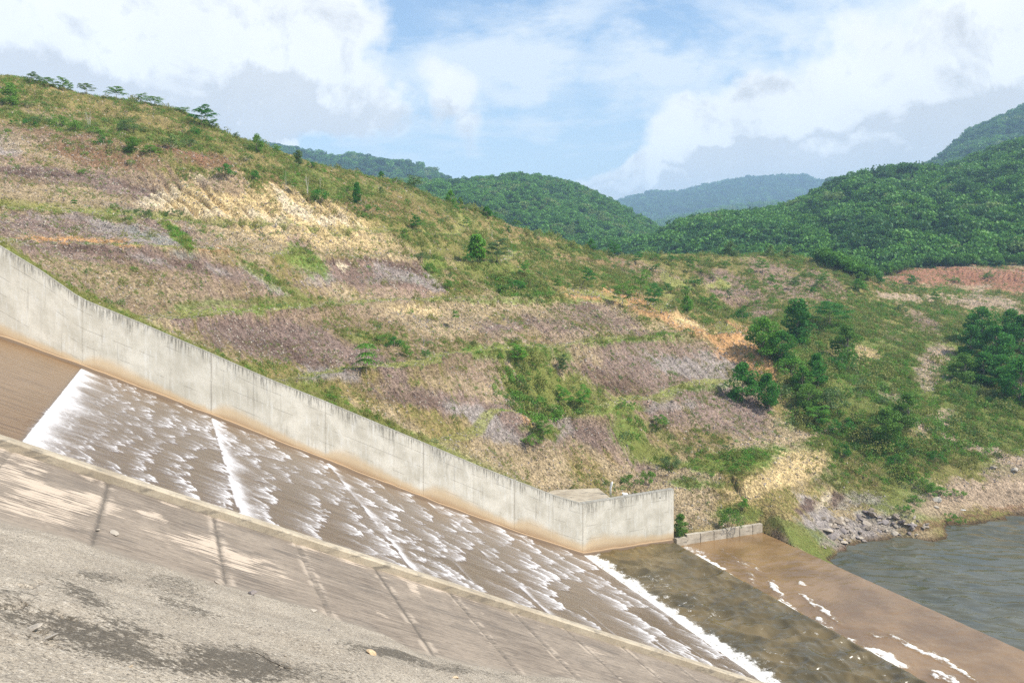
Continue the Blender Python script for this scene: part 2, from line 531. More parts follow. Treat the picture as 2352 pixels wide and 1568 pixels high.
def m_chute_water(t, p, out):
    oc = t.new('ShaderNodeTexCoord').outputs['Object']
    s_, t_, z_ = t.xyz(oc)
    fo = t.attr('foam')['Fac']
    up = t.attr('upper')['Fac']
    str_ = t.noise(t.comb(t.m('MULTIPLY', s_, 0.35), t.m('MULTIPLY', t_, 3.0), 0.0), 1.0, 6.0, 0.65)
    str2 = t.noise(t.comb(t.m('MULTIPLY', s_, 2.0), t.m('MULTIPLY', t_, 9.0), 2.0), 1.0, 5.0, 0.75)
    fine = t.noise(t.comb(t.m('MULTIPLY', s_, 6.0), t.m('MULTIPLY', t_, 16.0), 2.0), 1.0, 3.0, 0.75)
    brown = t.mix(t.rng(str_, 0.3, 0.7), (0.100, 0.068, 0.043), (0.155, 0.108, 0.070))
    brown = t.mix(up, brown, t.mix(t.rng(str_, 0.35, 0.62), (0.135, 0.080, 0.040), (0.21, 0.13, 0.068)))
    brk = t.m('ADD', t.m('MULTIPLY', t.m('SUBTRACT', str2, 0.5), 0.7), t.m('MULTIPLY', t.m('SUBTRACT', fine, 0.5), 0.7))
    f = t.m('ADD', t.m('MULTIPLY', t.m('MULTIPLY', t.rng(t.m('ADD', fo, brk), 0.10, 0.85), t.rng(fo, 0.02, 0.2)), 0.66), t.m('MULTIPLY', fo, 0.24), clamp=True)
    sk = t.m('MULTIPLY', t.rng(fine, 0.60, 0.72), t.m('SUBTRACT', 1.0, up))
    f = t.m('ADD', f, t.m('MULTIPLY', sk, t.m('ADD', 0.04, t.m('MULTIPLY', fo, 0.4))), clamp=True)
    scum = t.m('MULTIPLY', t.m('MULTIPLY', up, t.rng(str2, 0.66, 0.72)), 0.35)
    f = t.m('MAXIMUM', f, scum)
    col = t.mix(f, brown, (0.72, 0.70, 0.70))
    t.put(p.inputs['Base Color'], col)
    t.put(p.inputs['Roughness'], t.m('ADD', 0.28, t.m('MULTIPLY', f, 0.5)))
    p.inputs['Specular IOR Level'].default_value = 0.4
    h = t.m('ADD', t.m('MULTIPLY', str2, 0.5), t.m('MULTIPLY', fine, 0.25))
    t.put(p.inputs['Normal'], t.bump(h, t_bump_water, 0.05))


t_bump_water = 0.15


def m_water(t, p, out, spec=0.85, a=(0.04, 0.035, 0.02), b=(0.06, 0.05, 0.03), sc_=(1.0, 1.0, 1.0), amp=0.5, rough=0.08, dist=0.06, fs=6.0):
    oc = t.new('ShaderNodeTexCoord').outputs['Object']
    fo = t.attr('foam')['Fac']
    v = t.mapv(oc, sc_)
    n1 = t.noise(v, 1.2, 4.0, 0.6, 0.8)
    n2 = t.noise(v, 4.5, 4.0, 0.65, 0.4)
    n0 = t.noise(oc, 0.25, 4.0)
    col = t.mix(t.rng(n0, 0.35, 0.65), a, b)
    fb = t.noise(oc, fs, 6.0, 0.85)
    fb2 = t.noise(oc, 1.7, 4.0, 0.8)
    f = t.m('MULTIPLY', t.rng(t.m('ADD', fo, t.m('ADD', t.m('MULTIPLY', t.m('SUBTRACT', fb, 0.5), 2.0), t.m('MULTIPLY', t.m('SUBTRACT', fb2, 0.5), 1.2))), 0.42, 0.95), t.rng(fo, 0.02, 0.15))
    col = t.mix(f, col, (0.70, 0.68, 0.64))
    t.put(p.inputs['Base Color'], col)
    t.put(p.inputs['Roughness'], t.m('ADD', rough, t.m('MULTIPLY', f, 0.6)))
    p.inputs['Specular IOR Level'].default_value = spec
    h = t.m('ADD', n1, t.m('ADD', t.m('MULTIPLY', n2, 0.35), t.m('MULTIPLY', f, 0.5)))
    t.put(p.inputs['Normal'], t.bump(h, amp, dist))


M_WALL = mat('weathered_concrete', m_concrete_wall)
M_COPE = mat('rough_concrete', m_rough_concrete)
M_BLOCK = mat('block_concrete', m_rough_concrete, a=(0.36, 0.31, 0.24), b=(0.52, 0.46, 0.37))
M_SLAB = mat('worn_lining', m_slab)
M_SHOT = mat('shotcrete', m_shotcrete)
M_CHUTE = mat('chute_water', m_chute_water)
M_BASIN = mat('basin_water', m_water, spec=0.6, a=(0.085, 0.064, 0.024), b=(0.150, 0.108, 0.044), amp=0.35, dist=0.08, rough=0.10)
M_APRON = mat('apron_water', m_water, spec=0.4, a=(0.175, 0.105, 0.046), b=(0.255, 0.158, 0.074), amp=0.35, rough=0.14, dist=0.06, sc_=(0.8, 1.6, 1.0))
M_LAKE = mat('lake_water', m_water, spec=0.42, a=(0.068, 0.066, 0.040), b=(0.100, 0.094, 0.060), amp=0.25, dist=0.06, sc_=(1.0, 2.4, 1.0), rough=0.05)

# ------------------------------------------------------------------ far training wall: sloping panels, then the level wing down to the sill
ss = np.arange(-75, 10.2 + 1e-6, 0.15)
prof = []      # cross-section rows: (t, kind, value)
zt, zb = ztop(ss), np.where(ss > 0, -0.6, zbed(ss) - 0.6)
LV = np.linspace(0, 1, 26)
co, a_dt, a_db, a_j, a_p, a_s = [], [], [], [], [], []
zw = np.where(ss > 0, 0.0, zbed(ss)) + 0.12
bump_s = np.zeros_like(ss)
for j in JS:
    q = ss - j
    bump_s = np.maximum(bump_s, np.where(q > 0, 1.35 * (q / 1.8) * np.exp(1 - q / 1.8), 0))
stain = 0.45 + 0.62 * bump_s + 0.25 * sm(ss, -35, -5)
jd = np.min(np.abs(ss[:, None] - np.array(JS)[None, :]), 1)
mid = np.array([(a + b) / 2 for a, b in zip(JS[:-1], JS[1:])])
jd = np.minimum(jd, np.min(np.abs(ss[:, None] - mid[None, 1:]), 1) + 0.045)
pid = np.digitize(ss, sorted(JS + list(mid)))
pan = np.random.RandomState(3).rand(40)[pid]
rows = []
THK = 0.55
for k, f in enumerate(LV):
    rows.append((0.0 + 0 * ss, zb + (zt - zb) * f))
rows.append((0.03 + 0 * ss, zt + 0.012))
rows.append((THK - 0.03 + 0 * ss, zt + 0.012))
rows.append((THK + 0 * ss, zt))
rows.append((THK + 0 * ss, zb))
co = np.concatenate([np.stack([ss, r[0], r[1]], -1) for r in rows])
nr, nc = len(rows), len(ss)
zz = co[:, 2].reshape(nr, nc)
at = dict(from_top=(zt[None] - zz).ravel(), from_foot=(zz - zw[None]).ravel(), joint=np.tile(jd, nr), panel=np.tile(pan, nr), stain=np.tile(stain, nr))
fc = grid_faces(nr, nc)[:, ::-1]
end = [[r * nc + nc - 1 for r in range(nr)]]
me = mesh_np('wall_face', co, np.concatenate([fc]), M_WALL, at, smooth=False)
wall = link('retaining_wall', me, mtx=FR)
tag(wall, 'long stained grey concrete wall descending the far side of the spillway', 'wall')
# end cap of the wing
cap = np.array([[10.2, 0, -0.6], [10.2, THK, -0.6], [10.2, THK, float(zt[-1])], [10.2, 0, float(zt[-1])]], float)
cap[:, 0] += 0.003
mc = mesh_np('end_face', cap, [[0, 1, 2, 3]], M_COPE, smooth=False)
link('end_face', mc, parent=wall)
# footing lip along the water
sf = np.arange(-60, 10.1, 0.2)
lip = 0.20 + 0.09 * fbm(sf * 0.9, sf * 0 + 2, 5, 3)
zf = np.where(sf > 0, 0, zbed(sf)) + 0.24 + 0.12 * (fbm(sf * 0.7, sf * 0, 9, 3) - 0.5)
co = np.concatenate([np.stack([sf, 0 * sf + 0.01, zf + 0.05], -1), np.stack([sf, -lip, zf - 0.03], -1), np.stack([sf, -lip - 0.05, zf - 0.8], -1)])
n = len(sf)
lipm = mesh_np('footing', co, grid_faces(3, n), M_WALL,
               dict(from_top=np.full(3 * n, 3.0), from_foot=np.concatenate([np.full(n, .25), np.full(n, .15), np.full(n, .05)]), joint=np.full(3 * n, 2.0), panel=np.full(3 * n, .5), stain=np.full(3 * n, 1.2)))
link('footing', lipm, parent=wall)
# earth-side ledge of the coping, seen above the lower half of the wall
sl = np.arange(-40, 0.0, 0.25)
wl = 0.25 + 1.1 * sm(sl, -34, -12)
zl = ztop(sl) - 0.22
co = np.concatenate([np.stack([sl, 0 * sl + THK, zl - 0.4], -1), np.stack([sl, 0 * sl + THK, zl], -1), np.stack([sl, THK + wl, zl + 0.05], -1), np.stack([sl, THK + wl, zl - 0.5], -1)])
link('ledge', mesh_np('ledge', co, grid_faces(4, len(sl)), M_COPE, smooth=False), parent=wall)
# small drain hole high on the wing
b = []
for i in range(12):
    a_ = i / 12 * 2 * math.pi
    b.append((8.6 + 0.07 * math.cos(a_), -0.006, 4.55 + 0.07 * math.sin(a_)))
m = bpy.data.meshes.new('drain_hole')
m.from_pydata(b, [], [list(range(12))])
mk = mat('hole_dark', lambda t, p, out: t.put(p.inputs['Base Color'], (0.03, 0.028, 0.025, 1)))
m.materials.append(mk)
link('drain_hole', m, parent=wall)


def box_me(name, x0, x1, y0, y1, z0, z1, material, jit=0.0, bev=0.02, seed=0):
    import bmesh
    bm = bmesh.new()
    bmesh.ops.create_cube(bm, size=1)
    for v in bm.verts:
        v.co = ((x0 + x1) / 2 + v.co.x * (x1 - x0), (y0 + y1) / 2 + v.co.y * (y1 - y0), (z0 + z1) / 2 + v.co.z * (z1 - z0))
    bmesh.ops.bevel(bm, geom=bm.edges[:], offset=bev, segments=2, affect='EDGES')
    r = random.Random(seed)
    for v in bm.verts:
        v.co += Vector((r.uniform(-jit, jit), r.uniform(-jit, jit), r.uniform(-jit, jit)))
    m = bpy.data.meshes.new(name)
    bm.to_mesh(m)
    bm.free()
    m.materials.append(material)
    return m


# concrete platform behind the corner
cx0, cy0 = [], []
import bmesh
pf = bpy.data.meshes.new('platform')
bm = bmesh.new()
pts = [(-3.1, 0.56), (3.4, 0.56), (3.9, 4.1), (-0.6, 5.2), (-3.0, 3.9)]
lo_ = [bm.verts.new((x, y, 4.2)) for x, y in pts]
hi_ = [bm.verts.new((x, y, 4.93 + (0.0 if y < 1 else 0.05))) for x, y in pts]
bm.faces.new(hi_)
bm.faces.new(lo_[::-1])
for i in range(5):
    bm.faces.new((lo_[i], lo_[(i + 1) % 5], hi_[(i + 1) % 5], hi_[i]))
bmesh.ops.bevel(bm, geom=bm.edges[:], offset=0.03, segments=1, affect='EDGES')
bm.to_mesh(pf)
bm.free()
pf.materials.append(M_COPE)
tag(link('concrete_platform', pf, mtx=FR), 'flat pale concrete slab with dark streaks behind the corner of the long wall', 'slab')

# low block wall beside the apron
lw = empty('low_wall')
lw.matrix_world = FR
tag(lw, 'low wall of pale concrete blocks beside the shallow brown apron', 'wall')
bj = [hit_t(x, 1240, 0)[0] for x in (1552, 1577.6, 1609, 1640, 1669.7, 1699, 1729, 1752)]
rr = random.Random(2)
for i in range(len(bj) - 1):
    top = 0.42 if i > 0 else 0.22
    M_ = M_BLOCK
    o = link('block', box_me('block', bj[i] + 0.025, bj[i + 1] - 0.025, 0.0 if i else -0.12, 0.42, -1.0, top + rr.uniform(-0.02, 0.02), M_, 0.006, 0.02, i), parent=lw)
    if i == 0:
        o['label'] = 'mossy end block'

# white post and bag on the platform
mw = mat('white_paint', lambda t, p, out: t.put(p.inputs['Base Color'], t.mix(t.rng(t.noise(t.new('ShaderNodeTexCoord').outputs['Object'], 12.0), 0.4, 0.7), (0.80, 0.79, 0.76), (0.6, 0.58, 0.54))))


def tube(name, pts, rad, material, n=8):
    """tapered tube along points"""
    co, fc = [], []
    for i, (p_, r_) in enumerate(zip(pts, rad)):
        p_ = Vector(p_)
        d = (Vector(pts[min(i + 1, len(pts) - 1)]) - Vector(pts[max(i - 1, 0)])).normalized()
        u = d.orthogonal().normalized()
        v = d.cross(u)
        for k in range(n):
            a_ = 2 * math.pi * k / n
            co.append(tuple(p_ + (u * math.cos(a_) + v * math.sin(a_)) * r_))
    for i in range(len(pts) - 1):
        for k in range(n):
            fc.append((i * n + k, i * n + (k + 1) % n, (i + 1) * n + (k + 1) % n, (i + 1) * n + k))
    m_ = bpy.data.meshes.new(name)
    m_.from_pydata(co, [], fc + [tuple(range(n))[::-1], tuple(range((len(pts) - 1) * n, len(pts) * n))])
    for q in m_.polygons:
        q.use_smooth = True
    m_.materials.append(material)
    return m_


post = link('marker_post', tube('marker_post', [(3.9, 1.6, 4.75), (3.9, 1.6, 5.6), (3.98, 1.5, 6.1), (4.03, 1.42, 6.25)], [0.09, 0.10, 0.13, 0.05], mw), mtx=FR)
tag(post, 'short white post standing on the ground behind the corner of the long wall', 'post')


def rock_me(name, seed, material, flat=0.6, sub=2):
    bm = bmesh.new()
    bmesh.ops.create_icosphere(bm, subdivisions=sub, radius=1.0)
    r = random.Random(seed)
    cuts = [(Vector((r.gauss(0, 1), r.gauss(0, 1), r.gauss(0, 1))).normalized(), r.uniform(0.35, 0.75)) for _ in range(9)]
    for v in bm.verts:
        for nn, d in cuts:
            q = v.co.dot(nn) - d
            if q > 0:
                v.co -= nn * q
        v.co += Vector((r.uniform(-1, 1), r.uniform(-1, 1), r.uniform(-1, 1))) * 0.035
        v.co.z *= flat
    m_ = bpy.data.meshes.new(name)
    bm.to_mesh(m_)
    bm.free()
    m_.materials.append(material)
    return m_


bag = link('white_sack', rock_me('white_sack', 5, mw, 0.5), mtx=FR @ Matrix.Translation((5.3, 1.2, 5.0)) @ Matrix.Diagonal((0.55, 0.3, 0.35, 1)))
tag(bag, 'small white sack lying beside the white post above the wall', 'sack')

# ------------------------------------------------------------------ near training wall, lining slab, shotcrete bank
sn = np.arange(-75, 12, 0.2)
zn = znear(sn)
wv = 0.012 * (fbm(sn * 1.3, sn * 0, 4, 3) - 0.5)
CWID = 0.50
rows = [(WCH + 0 * sn, zbed(sn) - 0.8), (WCH + wv, zn - 0.04), (WCH - 0.05 + wv, zn), (WCH - CWID + 0.05 + wv * 2, zn + 0.02), (WCH - CWID + wv * 2, zn - 0.02), (WCH - CWID + 0 * sn, zn - 0.9)]
co = np.concatenate([np.stack([sn, r[0], r[1]], -1) for r in rows])
nwall = link('channel_wall', mesh_np('channel_wall', co, grid_faces(6, len(sn)), M_COPE, smooth=False), mtx=FR)
tag(nwall, 'near side wall of the spillway seen from above as a narrow rough concrete kerb', 'wall')

DROP = 0.22
# joints of the lining slab as seen along the kerb
SJ = []
for (x, y) in [(22, 1012), (250, 1083), (492, 1165), (683, 1226), (862, 1282), (1035, 1338), (1180, 1386), (1300, 1425), (1430, 1467), (1550, 1500), (1650, 1530)]:
    x_, y_ = x * 1.0, y * 1.0
    SJ.append(hit_t(x_, y_, WCH - CWID)[0])
# measured lower edge between slab and rough bank
ED = []
for x, y in [(0, 1201), (176, 1250), (446, 1331), (686, 1392.6), (881, 1462), (944.5, 1498), (1173, 1547.6), (1400, 1575)]:
    best = None
    for tt in np.arange(-60, -47, 0.02):
        s_, z_, d_ = hit_t(x, y, tt)
        e = abs(z_ - (float(znear(s_)) - DROP))
        if best is None or e < best[0]:
            best = (e, s_, tt)
    ED.append(best[1:])
ED = sorted(ED)
es = np.array([e[0] for e in ED])
et = np.array([e[1] for e in ED])


def tedge(s):
    return np.interp(s, es, et)


sg = np.arange(-70, 10, 0.1)
tg = np.linspace(WCH - CWID + 0.1, WCH - 9.5, 70)
S, T = np.meshgrid(sg, tg, indexing='ij')
Z = znear(S) - DROP
jd = np.min(np.abs(S[..., None] - np.array(SJ)), -1)
cream = np.zeros_like(S)


def pxof(S, T, Z):
    X = C0[0] + S * CT - T * ST
    Y = C0[1] + S * ST + T * CT
    return CX + F * X / Y, CY + F * (HZ - Z) / Y


PX, PY = pxof(S, T, Z)


def blob(x, y, cx, cy, rx, ry, ang=0.0, w=1.0, soft=0.5):
    a_ = math.radians(ang)
    dx, dy = x - cx, y - cy
    u = (dx * math.cos(a_) + dy * math.sin(a_)) / rx
    v = (-dx * math.sin(a_) + dy * math.cos(a_)) / ry
    return w * (1 - sm(np.sqrt(u * u + v * v), 1 - soft, 1 + soft))


for a_ in [(110, 1115, 200, 58, 17, 0.56), (60, 1165, 190, 35, 17, 0.5), (500, 1262, 180, 30, 14, 0.56), (560, 1210, 90, 22, 25, 0.5), (530, 1290, 120, 26, 18, 0.5),
           (345, 1180, 60, 14, 25, 0.5), (270, 1160, 40, 12, 25, 0.4), (600, 1300, 100, 30, 20, 0.45), (950, 1350, 46, 12, 52, 0.5), (1090, 1385, 50, 9, 48, 0.4), (1250, 1440, 50, 10, 40, 0.4),
           (870, 1405, 60, 8, 40, 0.35), (1350, 1490, 60, 14, 30, 0.35)]:
    cream = np.maximum(cream, blob(PX, PY, a_[0], a_[1], a_[2], a_[3], a_[4], a_[5], 0.6))
cream = np.maximum(cream, 0.48 * sm(T, WCH - CWID - 0.65, WCH - CWID - 0.2) * (vn(S * 0.4, T * 0, 3) > 0.2) * sm(-S, 20, 30))
for a_ in [(290, 1130, 60, 26, 15, 0.7), (560, 1240, 70, 26, 20, 0.45), (150, 1105, 50, 18, 15, 0.35)]:
    cream -= blob(PX, PY, a_[0], a_[1], a_[2], a_[3], a_[4], a_[5], 0.5)
cream = cream * 1.0 + 0.02 - 0.2 * (PX > 1500)
slab = link('lining_slab', mesh_np('lining_slab', np.stack([S, T, Z + 0.012 * (fbm(S * .5, T * .5, 8) - .5) - 0.03 * (jd < 0.05)], -1).reshape(-1, 3), grid_faces(*S.shape)[:, ::-1], M_SLAB,
                                   dict(joint=jd.ravel(), edge=(T - tedge(S)).ravel(), cream=cream.ravel())), mtx=FR)
tag(slab, kind='structure')

# shotcrete bank, meshed finely near the eye
KB = 0.262
aa = np.linspace(-1.1, 1.0, 620)                # tangent of azimuth
dd = 1.6 * (34 / 1.6) ** np.linspace(0, 1, 520)
A, D = np.meshgrid(aa, dd, indexing='ij')
X, Y = A * D, D
S, T = st(X, Y)
te = tedge(S) + 0.35 * (fbm(S * 0.7, S * 0 + 3, 11, 4) - 0.5)
up = te - T
Z = znear(S) - DROP + np.where(up > 0, KB * up, up * 0.6)
Z += np.where(up > 0, 1, 0) * sm(up, 0, 0.5) * (0.07 + 0.30 * (fbm(S * 0.35, T * 0.35, 21, 3) - 0.5) + 0.10 * (fbm(S * 1.3, T * 1.3, 31, 4) - 0.5))
near = np.clip(1.2 - D / 26, 0.1, 1)
Z += sm(up, 0, 0.15) * near * (0.045 * (fbm(S * 6, T * 6, 41, 4, 0.65) - 0.5) + 0.018 * (fbm(S * 22, T * 22, 51, 3, 0.7) - 0.5))
PX, PY = CX + F * X / Y, CY + F * (HZ - Z) / Y
PXw = PX + 60 * (fbm(S * 1.2, T * 1.2, 61) - 0.5)
PYw = PY + 40 * (fbm(S * 1.2, T * 1.2, 71) - 0.5)
dark = np.zeros_like(S)
for a_ in [(230, 1460, 330, 34, 14, 0.75), (430, 1505, 330, 36, 8, 0.85), (330, 1455, 100, 34, 25, 0.65), (250, 1325, 70, 22, 5, 0.55), (200, 1365, 80, 16, 25, 0.6), (400, 1345, 90, 30, 15, 0.5), (420, 1400, 80, 16, 20, 0.5),
           (30, 1370, 60, 26, 0, 0.45), (900, 1500, 110, 12, 14, 0.75), (1000, 1530, 120, 12, 10, 0.6), (1150, 1555, 150, 12, 8, 0.45), (620, 1540, 130, 22, 2, 0.6), (60, 1440, 90, 30, 25, 0.4), (720, 1400, 130, 14, 15, 0.3)]:
    dark = np.maximum(dark, blob(PXw, PYw, *a_[:6], 0.7))
dark -= blob(PXw, PYw, 380, 1488, 60, 22, 15, 0.45, 0.7)
# cracks where the skin has lifted
crack = np.zeros_like(S)
for pts in [[(-30, 1390), (20, 1390), (60, 1378)], [(135, 1408), (155, 1415), (180, 1422)], [(48, 1338), (80, 1344), (100, 1336)], [(70, 1467), (90, 1478), (110, 1485), (150, 1492)]]:
    for (x0, y0), (x1, y1) in zip(pts[:-1], pts[1:]):
        L2 = (x1 - x0) ** 2 + (y1 - y0) ** 2
        u = np.clip(((PXw - x0) * (x1 - x0) + (PYw - y0) * (y1 - y0)) / L2, 0, 1)
        crack = np.maximum(crack, 1 - sm(np.hypot(PXw - x0 - u * (x1 - x0), PYw - y0 - u * (y1 - y0)), 0.6, 3.5))
Z -= 0.05 * crack
fc = grid_faces(*S.shape)[:, ::-1]
keep = (up.ravel()[fc] > -0.35).all(1) & (S.ravel()[fc] < 8).all(1)
loc = np.stack([S, T, Z], -1).reshape(-1, 3)
bank = link('shotcrete_bank', mesh_np('shotcrete_bank', loc, fc[keep], M_SHOT, dict(dark=dark.ravel(), crack=crack.ravel())), mtx=FR)
tag(bank, kind='structure')
BK = (aa.copy(), dd.copy(), Z.copy())


def bank_at(x, y):
    """world point where the line of sight meets the rough bank or the slab"""
    a = (x - CX) / F
    d = np.arange(2.0, 33, 0.01)
    i = np.clip((a - BK[0][0]) / (BK[0][1] - BK[0][0]), 0, len(BK[0]) - 2)
    i0 = int(i)
    f = i - i0
    row = BK[2][i0] * (1 - f) + BK[2][i0 + 1] * f
    zb_2 = np.interp(d, BK[1], row)
    S_, T_ = st(a * d, d)
    zs = znear(S_) - DROP
    h = np.where(T_ > tedge(S_), zs, zb_2)
    ok = h >= HZ - (y - CY) / F * d
    k = int(np.argmax(ok))
    return Vector((a * d[k], d[k], h[k]))


# ------------------------------------------------------------------ water on the chute: roll waves as overlapping tongues of foam
g = 0.11
sg = np.arange(-62, 0.01, g)
tg = np.arange(WCH, 0.01, g)
S, T = np.meshgrid(sg, tg, indexing='ij')
foam = np.zeros_like(S)
lift = np.zeros_like(S)
rs = np.random.RandomState(12)
jag = (fbm(T * 5, S * 0.4, 3, 3, 0.6) - 0.5)
fl = fbm(S * 0.5, T * 4.0, 77, 4, 0.65)
s0 = JS[1] + 1.5
while s0 < 2.5:
    fr = (s0 - JS[1]) / 42.0
    wd = 0.65 + 1.55 * min(1, fr * 1.4)          # half width of a tongue
    t0 = WCH + rs.uniform(-wd, 0)
    while t0 < 0.5:
        w_ = wd * rs.uniform(0.6, 1.25)
        L = w_ * rs.uniform(0.8, 1.25)
        tip = s0 + (vn(np.array(t0 * 0.16), np.array(s0 * 0.11), 63) - 0.5) * 5.5 * wd ** 0.5 + rs.uniform(-0.45, 0.45) * wd
        amp = rs.uniform(0.6, 1.0) * (0.78 + 0.60 * float(vn(np.array(t0 * 0.22), np.array(s0 * 0.3), 64))) * (0.75 + 0.25 * min(1, fr * 3))
        if rs.rand() < 0.10:
            amp *= 0.25
        i0, i1 = np.searchsorted(sg, [tip - 3.8 * L, tip + 0.6])
        j0, j1 = np.searchsorted(tg, [t0 - w_, t0 + w_])
        if i1 > i0 and j1 > j0:
            s_, t_ = S[i0:i1, j0:j1], T[i0:i1, j0:j1]
            a_ = np.abs((t_ - t0) / w_)
            fpos = tip - L * a_ ** 2.0 + jag[i0:i1, j0:j1] * 0.75 * min(wd, 1.4)
            q = fpos - s_
            v = np.where(q > 0, np.exp(-q / (0.62 * L)), 0) * (1 - a_ ** 2.5) * 0.72
            v = v * amp * (0.55 + 1.3 * (fl[i0:i1, j0:j1] - 0.25))
            v = np.maximum(v, amp * 0.85 * np.where((q > 0) & (q < 0.08 + 0.04 * wd), 1, 0) * (1 - a_ ** 3))
            # thin feather along the shoulders
            foam[i0:i1, j0:j1] = np.maximum(foam[i0:i1, j0:j1], v)
            lift[i0:i1, j0:j1] = np.maximum(lift[i0:i1, j0:j1], v * 0.09)
        t0 += w_ * rs.uniform(0.95, 1.4)
    s0 += wd * rs.uniform(1.3, 1.65)
# white water springing at each floor joint
ftex = fbm(S * 2.2, T * 2.2, 5, 4, 0.7)
cfs = sm(fbm(T * 0.35, S * 0 + 1, 15, 3), 0.35, 0.65)
for j, (amp, ln) in zip(JS[1:-1] + [JS[4] - 4.3, JS[5] - 4.1, JS[5] + 3.4], [(1.05, 1.15), (1.05, 0.75), (0.95, 0.5), (0.75, 0.5), (0.7, 0.45), (0.45, 0.3), (0.45, 0.3), (0.4, 0.3)]):
    q = S - j - 0.10 * (fbm(T * 1.5, T * 0, 8) - 0.5)
    far = 1 if j == JS[1] else np.minimum(1, (0.55 if j < -20 else 0.2) + cfs + 0.2 * (j == JS[2]))
    v = np.where(q > 0, np.exp(-(q / (ln * (0.55 + 1.1 * vn(T * 0.9, T * 0, 19)))) ** 1.3), 0) * amp * far * (0.75 + 0.6 * (ftex - 0.3))
    v *= np.where(T > -1.2, 0.35, 1)
    foam = np.maximum(foam, v)
    lift = np.maximum(lift, v * 0.10)
upper = 1 - sm(S, JS[1] - 0.3, JS[1] + 0.1)
foam = np.maximum(foam, 0.34 * np.exp(-(S - JS[1]) / 3.2) * (S > JS[1]) * (0.3 + 1.2 * sm(fl, 0.3, 0.7)))
foam = foam * (1 - upper)
foam *= np.where(T > -0.8, 0.5, 1)
foam += 0.05 * (1 - upper) * sm(ftex, 0.5, 0.75)
Z = zbed(S) + 0.06 + lift + 0.05 * (1 - upper) * (fbm(S * 0.9, T * 1.6, 2, 3) - 0.5)
chute = link('chute_water', mesh_np('chute_water', np.stack([S, T, Z], -1).reshape(-1, 3), grid_faces(*S.shape)[:, ::-1], M_CHUTE, dict(foam=np.clip(foam, 0, 1).ravel(), upper=upper.ravel())), mtx=FR)
tag(chute, kind='structure')

# stilling basin
sg = np.arange(-0.5, 10.45, 0.12)
tg = np.arange(-75, 0.01, 0.15)
S, T = np.meshgrid(sg, tg, indexing='ij')
edge = 0.15 + 0.9 * fbm(T * 0.5, T * 0, 3, 4) + 1.5 * (fbm(T * 1.8, S * 1.4, 6, 4, 0.7) - 0.5)
foam = (1 - sm(S, edge, edge + 1.3)) * (0.75 + 0.4 * fbm(S * 2.5, T * 2.5, 16, 3))
st_ = fbm(S * 0.45, T * 0.9, 9, 5, 0.6)
foam = np.maximum(foam, 0.62 * sm(1 - np.abs(st_ - 0.5) * 16, 0.0, 1) * (1 - sm(S, 2.5, 7)) * (vn(S * .6, T * .6, 3) > 0.45))
foam = np.maximum(foam, 0.36 * sm(fbm(S * 1.3, T * 2.2, 19, 4, 0.7), 0.60, 0.72))
rdg = 1 - np.abs(fbm(S * 0.42 + 0.3 * T, T * 0.5, 12, 3, 0.5) * 2 - 1) * 2.2
rdg2 = 1 - np.abs(vn(S * 1.5, T * 1.3 + S * 0.4, 13) * 2 - 1)
Z = 0.0 + (0.34 * (rdg - 0.5) + 0.12 * (rdg2 - 0.5)) * sm(S, 0, 2) + 0.16 * (1 - sm(S, edge - .3, edge + .6)) * fbm(S * 3, T * 3, 4) + 0.10 * (fbm(S * 1.9, T * 2.4, 22, 3) - 0.5)
Z = np.where(S > 9.7, Z * (1 - sm(S, 9.7, 10.2)) - 0.25 * sm(S, 10.0, 10.4), Z)
basin = link('basin_water', mesh_np('basin_water', np.stack([S, T, Z], -1).reshape(-1, 3), grid_faces(*S.shape)[:, ::-1], M_BASIN, dict(foam=foam.ravel())), mtx=FR)
tag(basin, kind='structure')

# shallow sheet of water on the apron below the sill
sg = np.arange(10.2, 21.25, 0.12)
tg = np.arange(-90, 0.05, 0.15)
S, T = np.meshgrid(sg, tg, indexing='ij')
Z = -0.5 + 0.05 * (fbm(S * 0.5, T * 1.2, 12, 4) - 0.5) + 0.28 * (1 - sm(S, 10.2, 10.9))
PX, PY = pxof(S, T, Z)
PXw = PX + 16 * (fbm(S * 2, T * 2, 61) - 0.5)
PYw = PY + 12 * (fbm(S * 2, T * 2, 71) - 0.5)
foam = np.zeros_like(S)
for a_ in [(1590, 1262, 34, 5, 14, 0.5), (1640, 1300, 52, 8, 32, 1.0), (1668, 1318, 20, 6, 50, 0.7), (1720, 1300, 40, 4, 20, 0.45), (1700, 1282, 50, 3, 25, 0.4), (1728, 1330, 22, 9, 55, 0.45), (1782, 1352, 26, 7, 50, 0.95),
           (1805, 1390, 34, 6, 32, 0.95), (1880, 1395, 60, 4.5, 36, 0.9), (1893, 1432, 26, 9, 30, 0.8), (1840, 1342, 12, 5, 20, 0.6), (1950, 1470, 22, 3, 22, 0.6), (2035, 1510, 56, 11, 26, 1.0), (2125, 1500, 100, 5, 27, 0.7),
           (2190, 1530, 70, 5, 33, 0.8), (2170, 1555, 40, 9, 20, 0.8), (2010, 1460, 26, 3, 10, 0.5), (1975, 1490, 10, 12, 0, 0.35)]:
    foam = np.maximum(foam, blob(PXw, PYw, *a_[:6], 0.45))
lnz = fbm(S * 0.5 + 0.02 * T, T * 0.22, 91, 3)
foam = np.maximum(foam, 0.42 * sm(1 - np.abs(lnz - 0.5) * 40, 0, 1) * (vn(S * .5, T * .5, 4) > 0.5) * (1 - sm(S, 12, 17)))
foam *= 0.45 + 0.9 * sm(fbm(S * 3.2, T * 1.6, 93, 4, 0.7), 0.36, 0.62)
Z += 0.05 * (fbm(S * 1.4, T * 2.2, 94, 3) - 0.5)
Z += 0.10 * foam
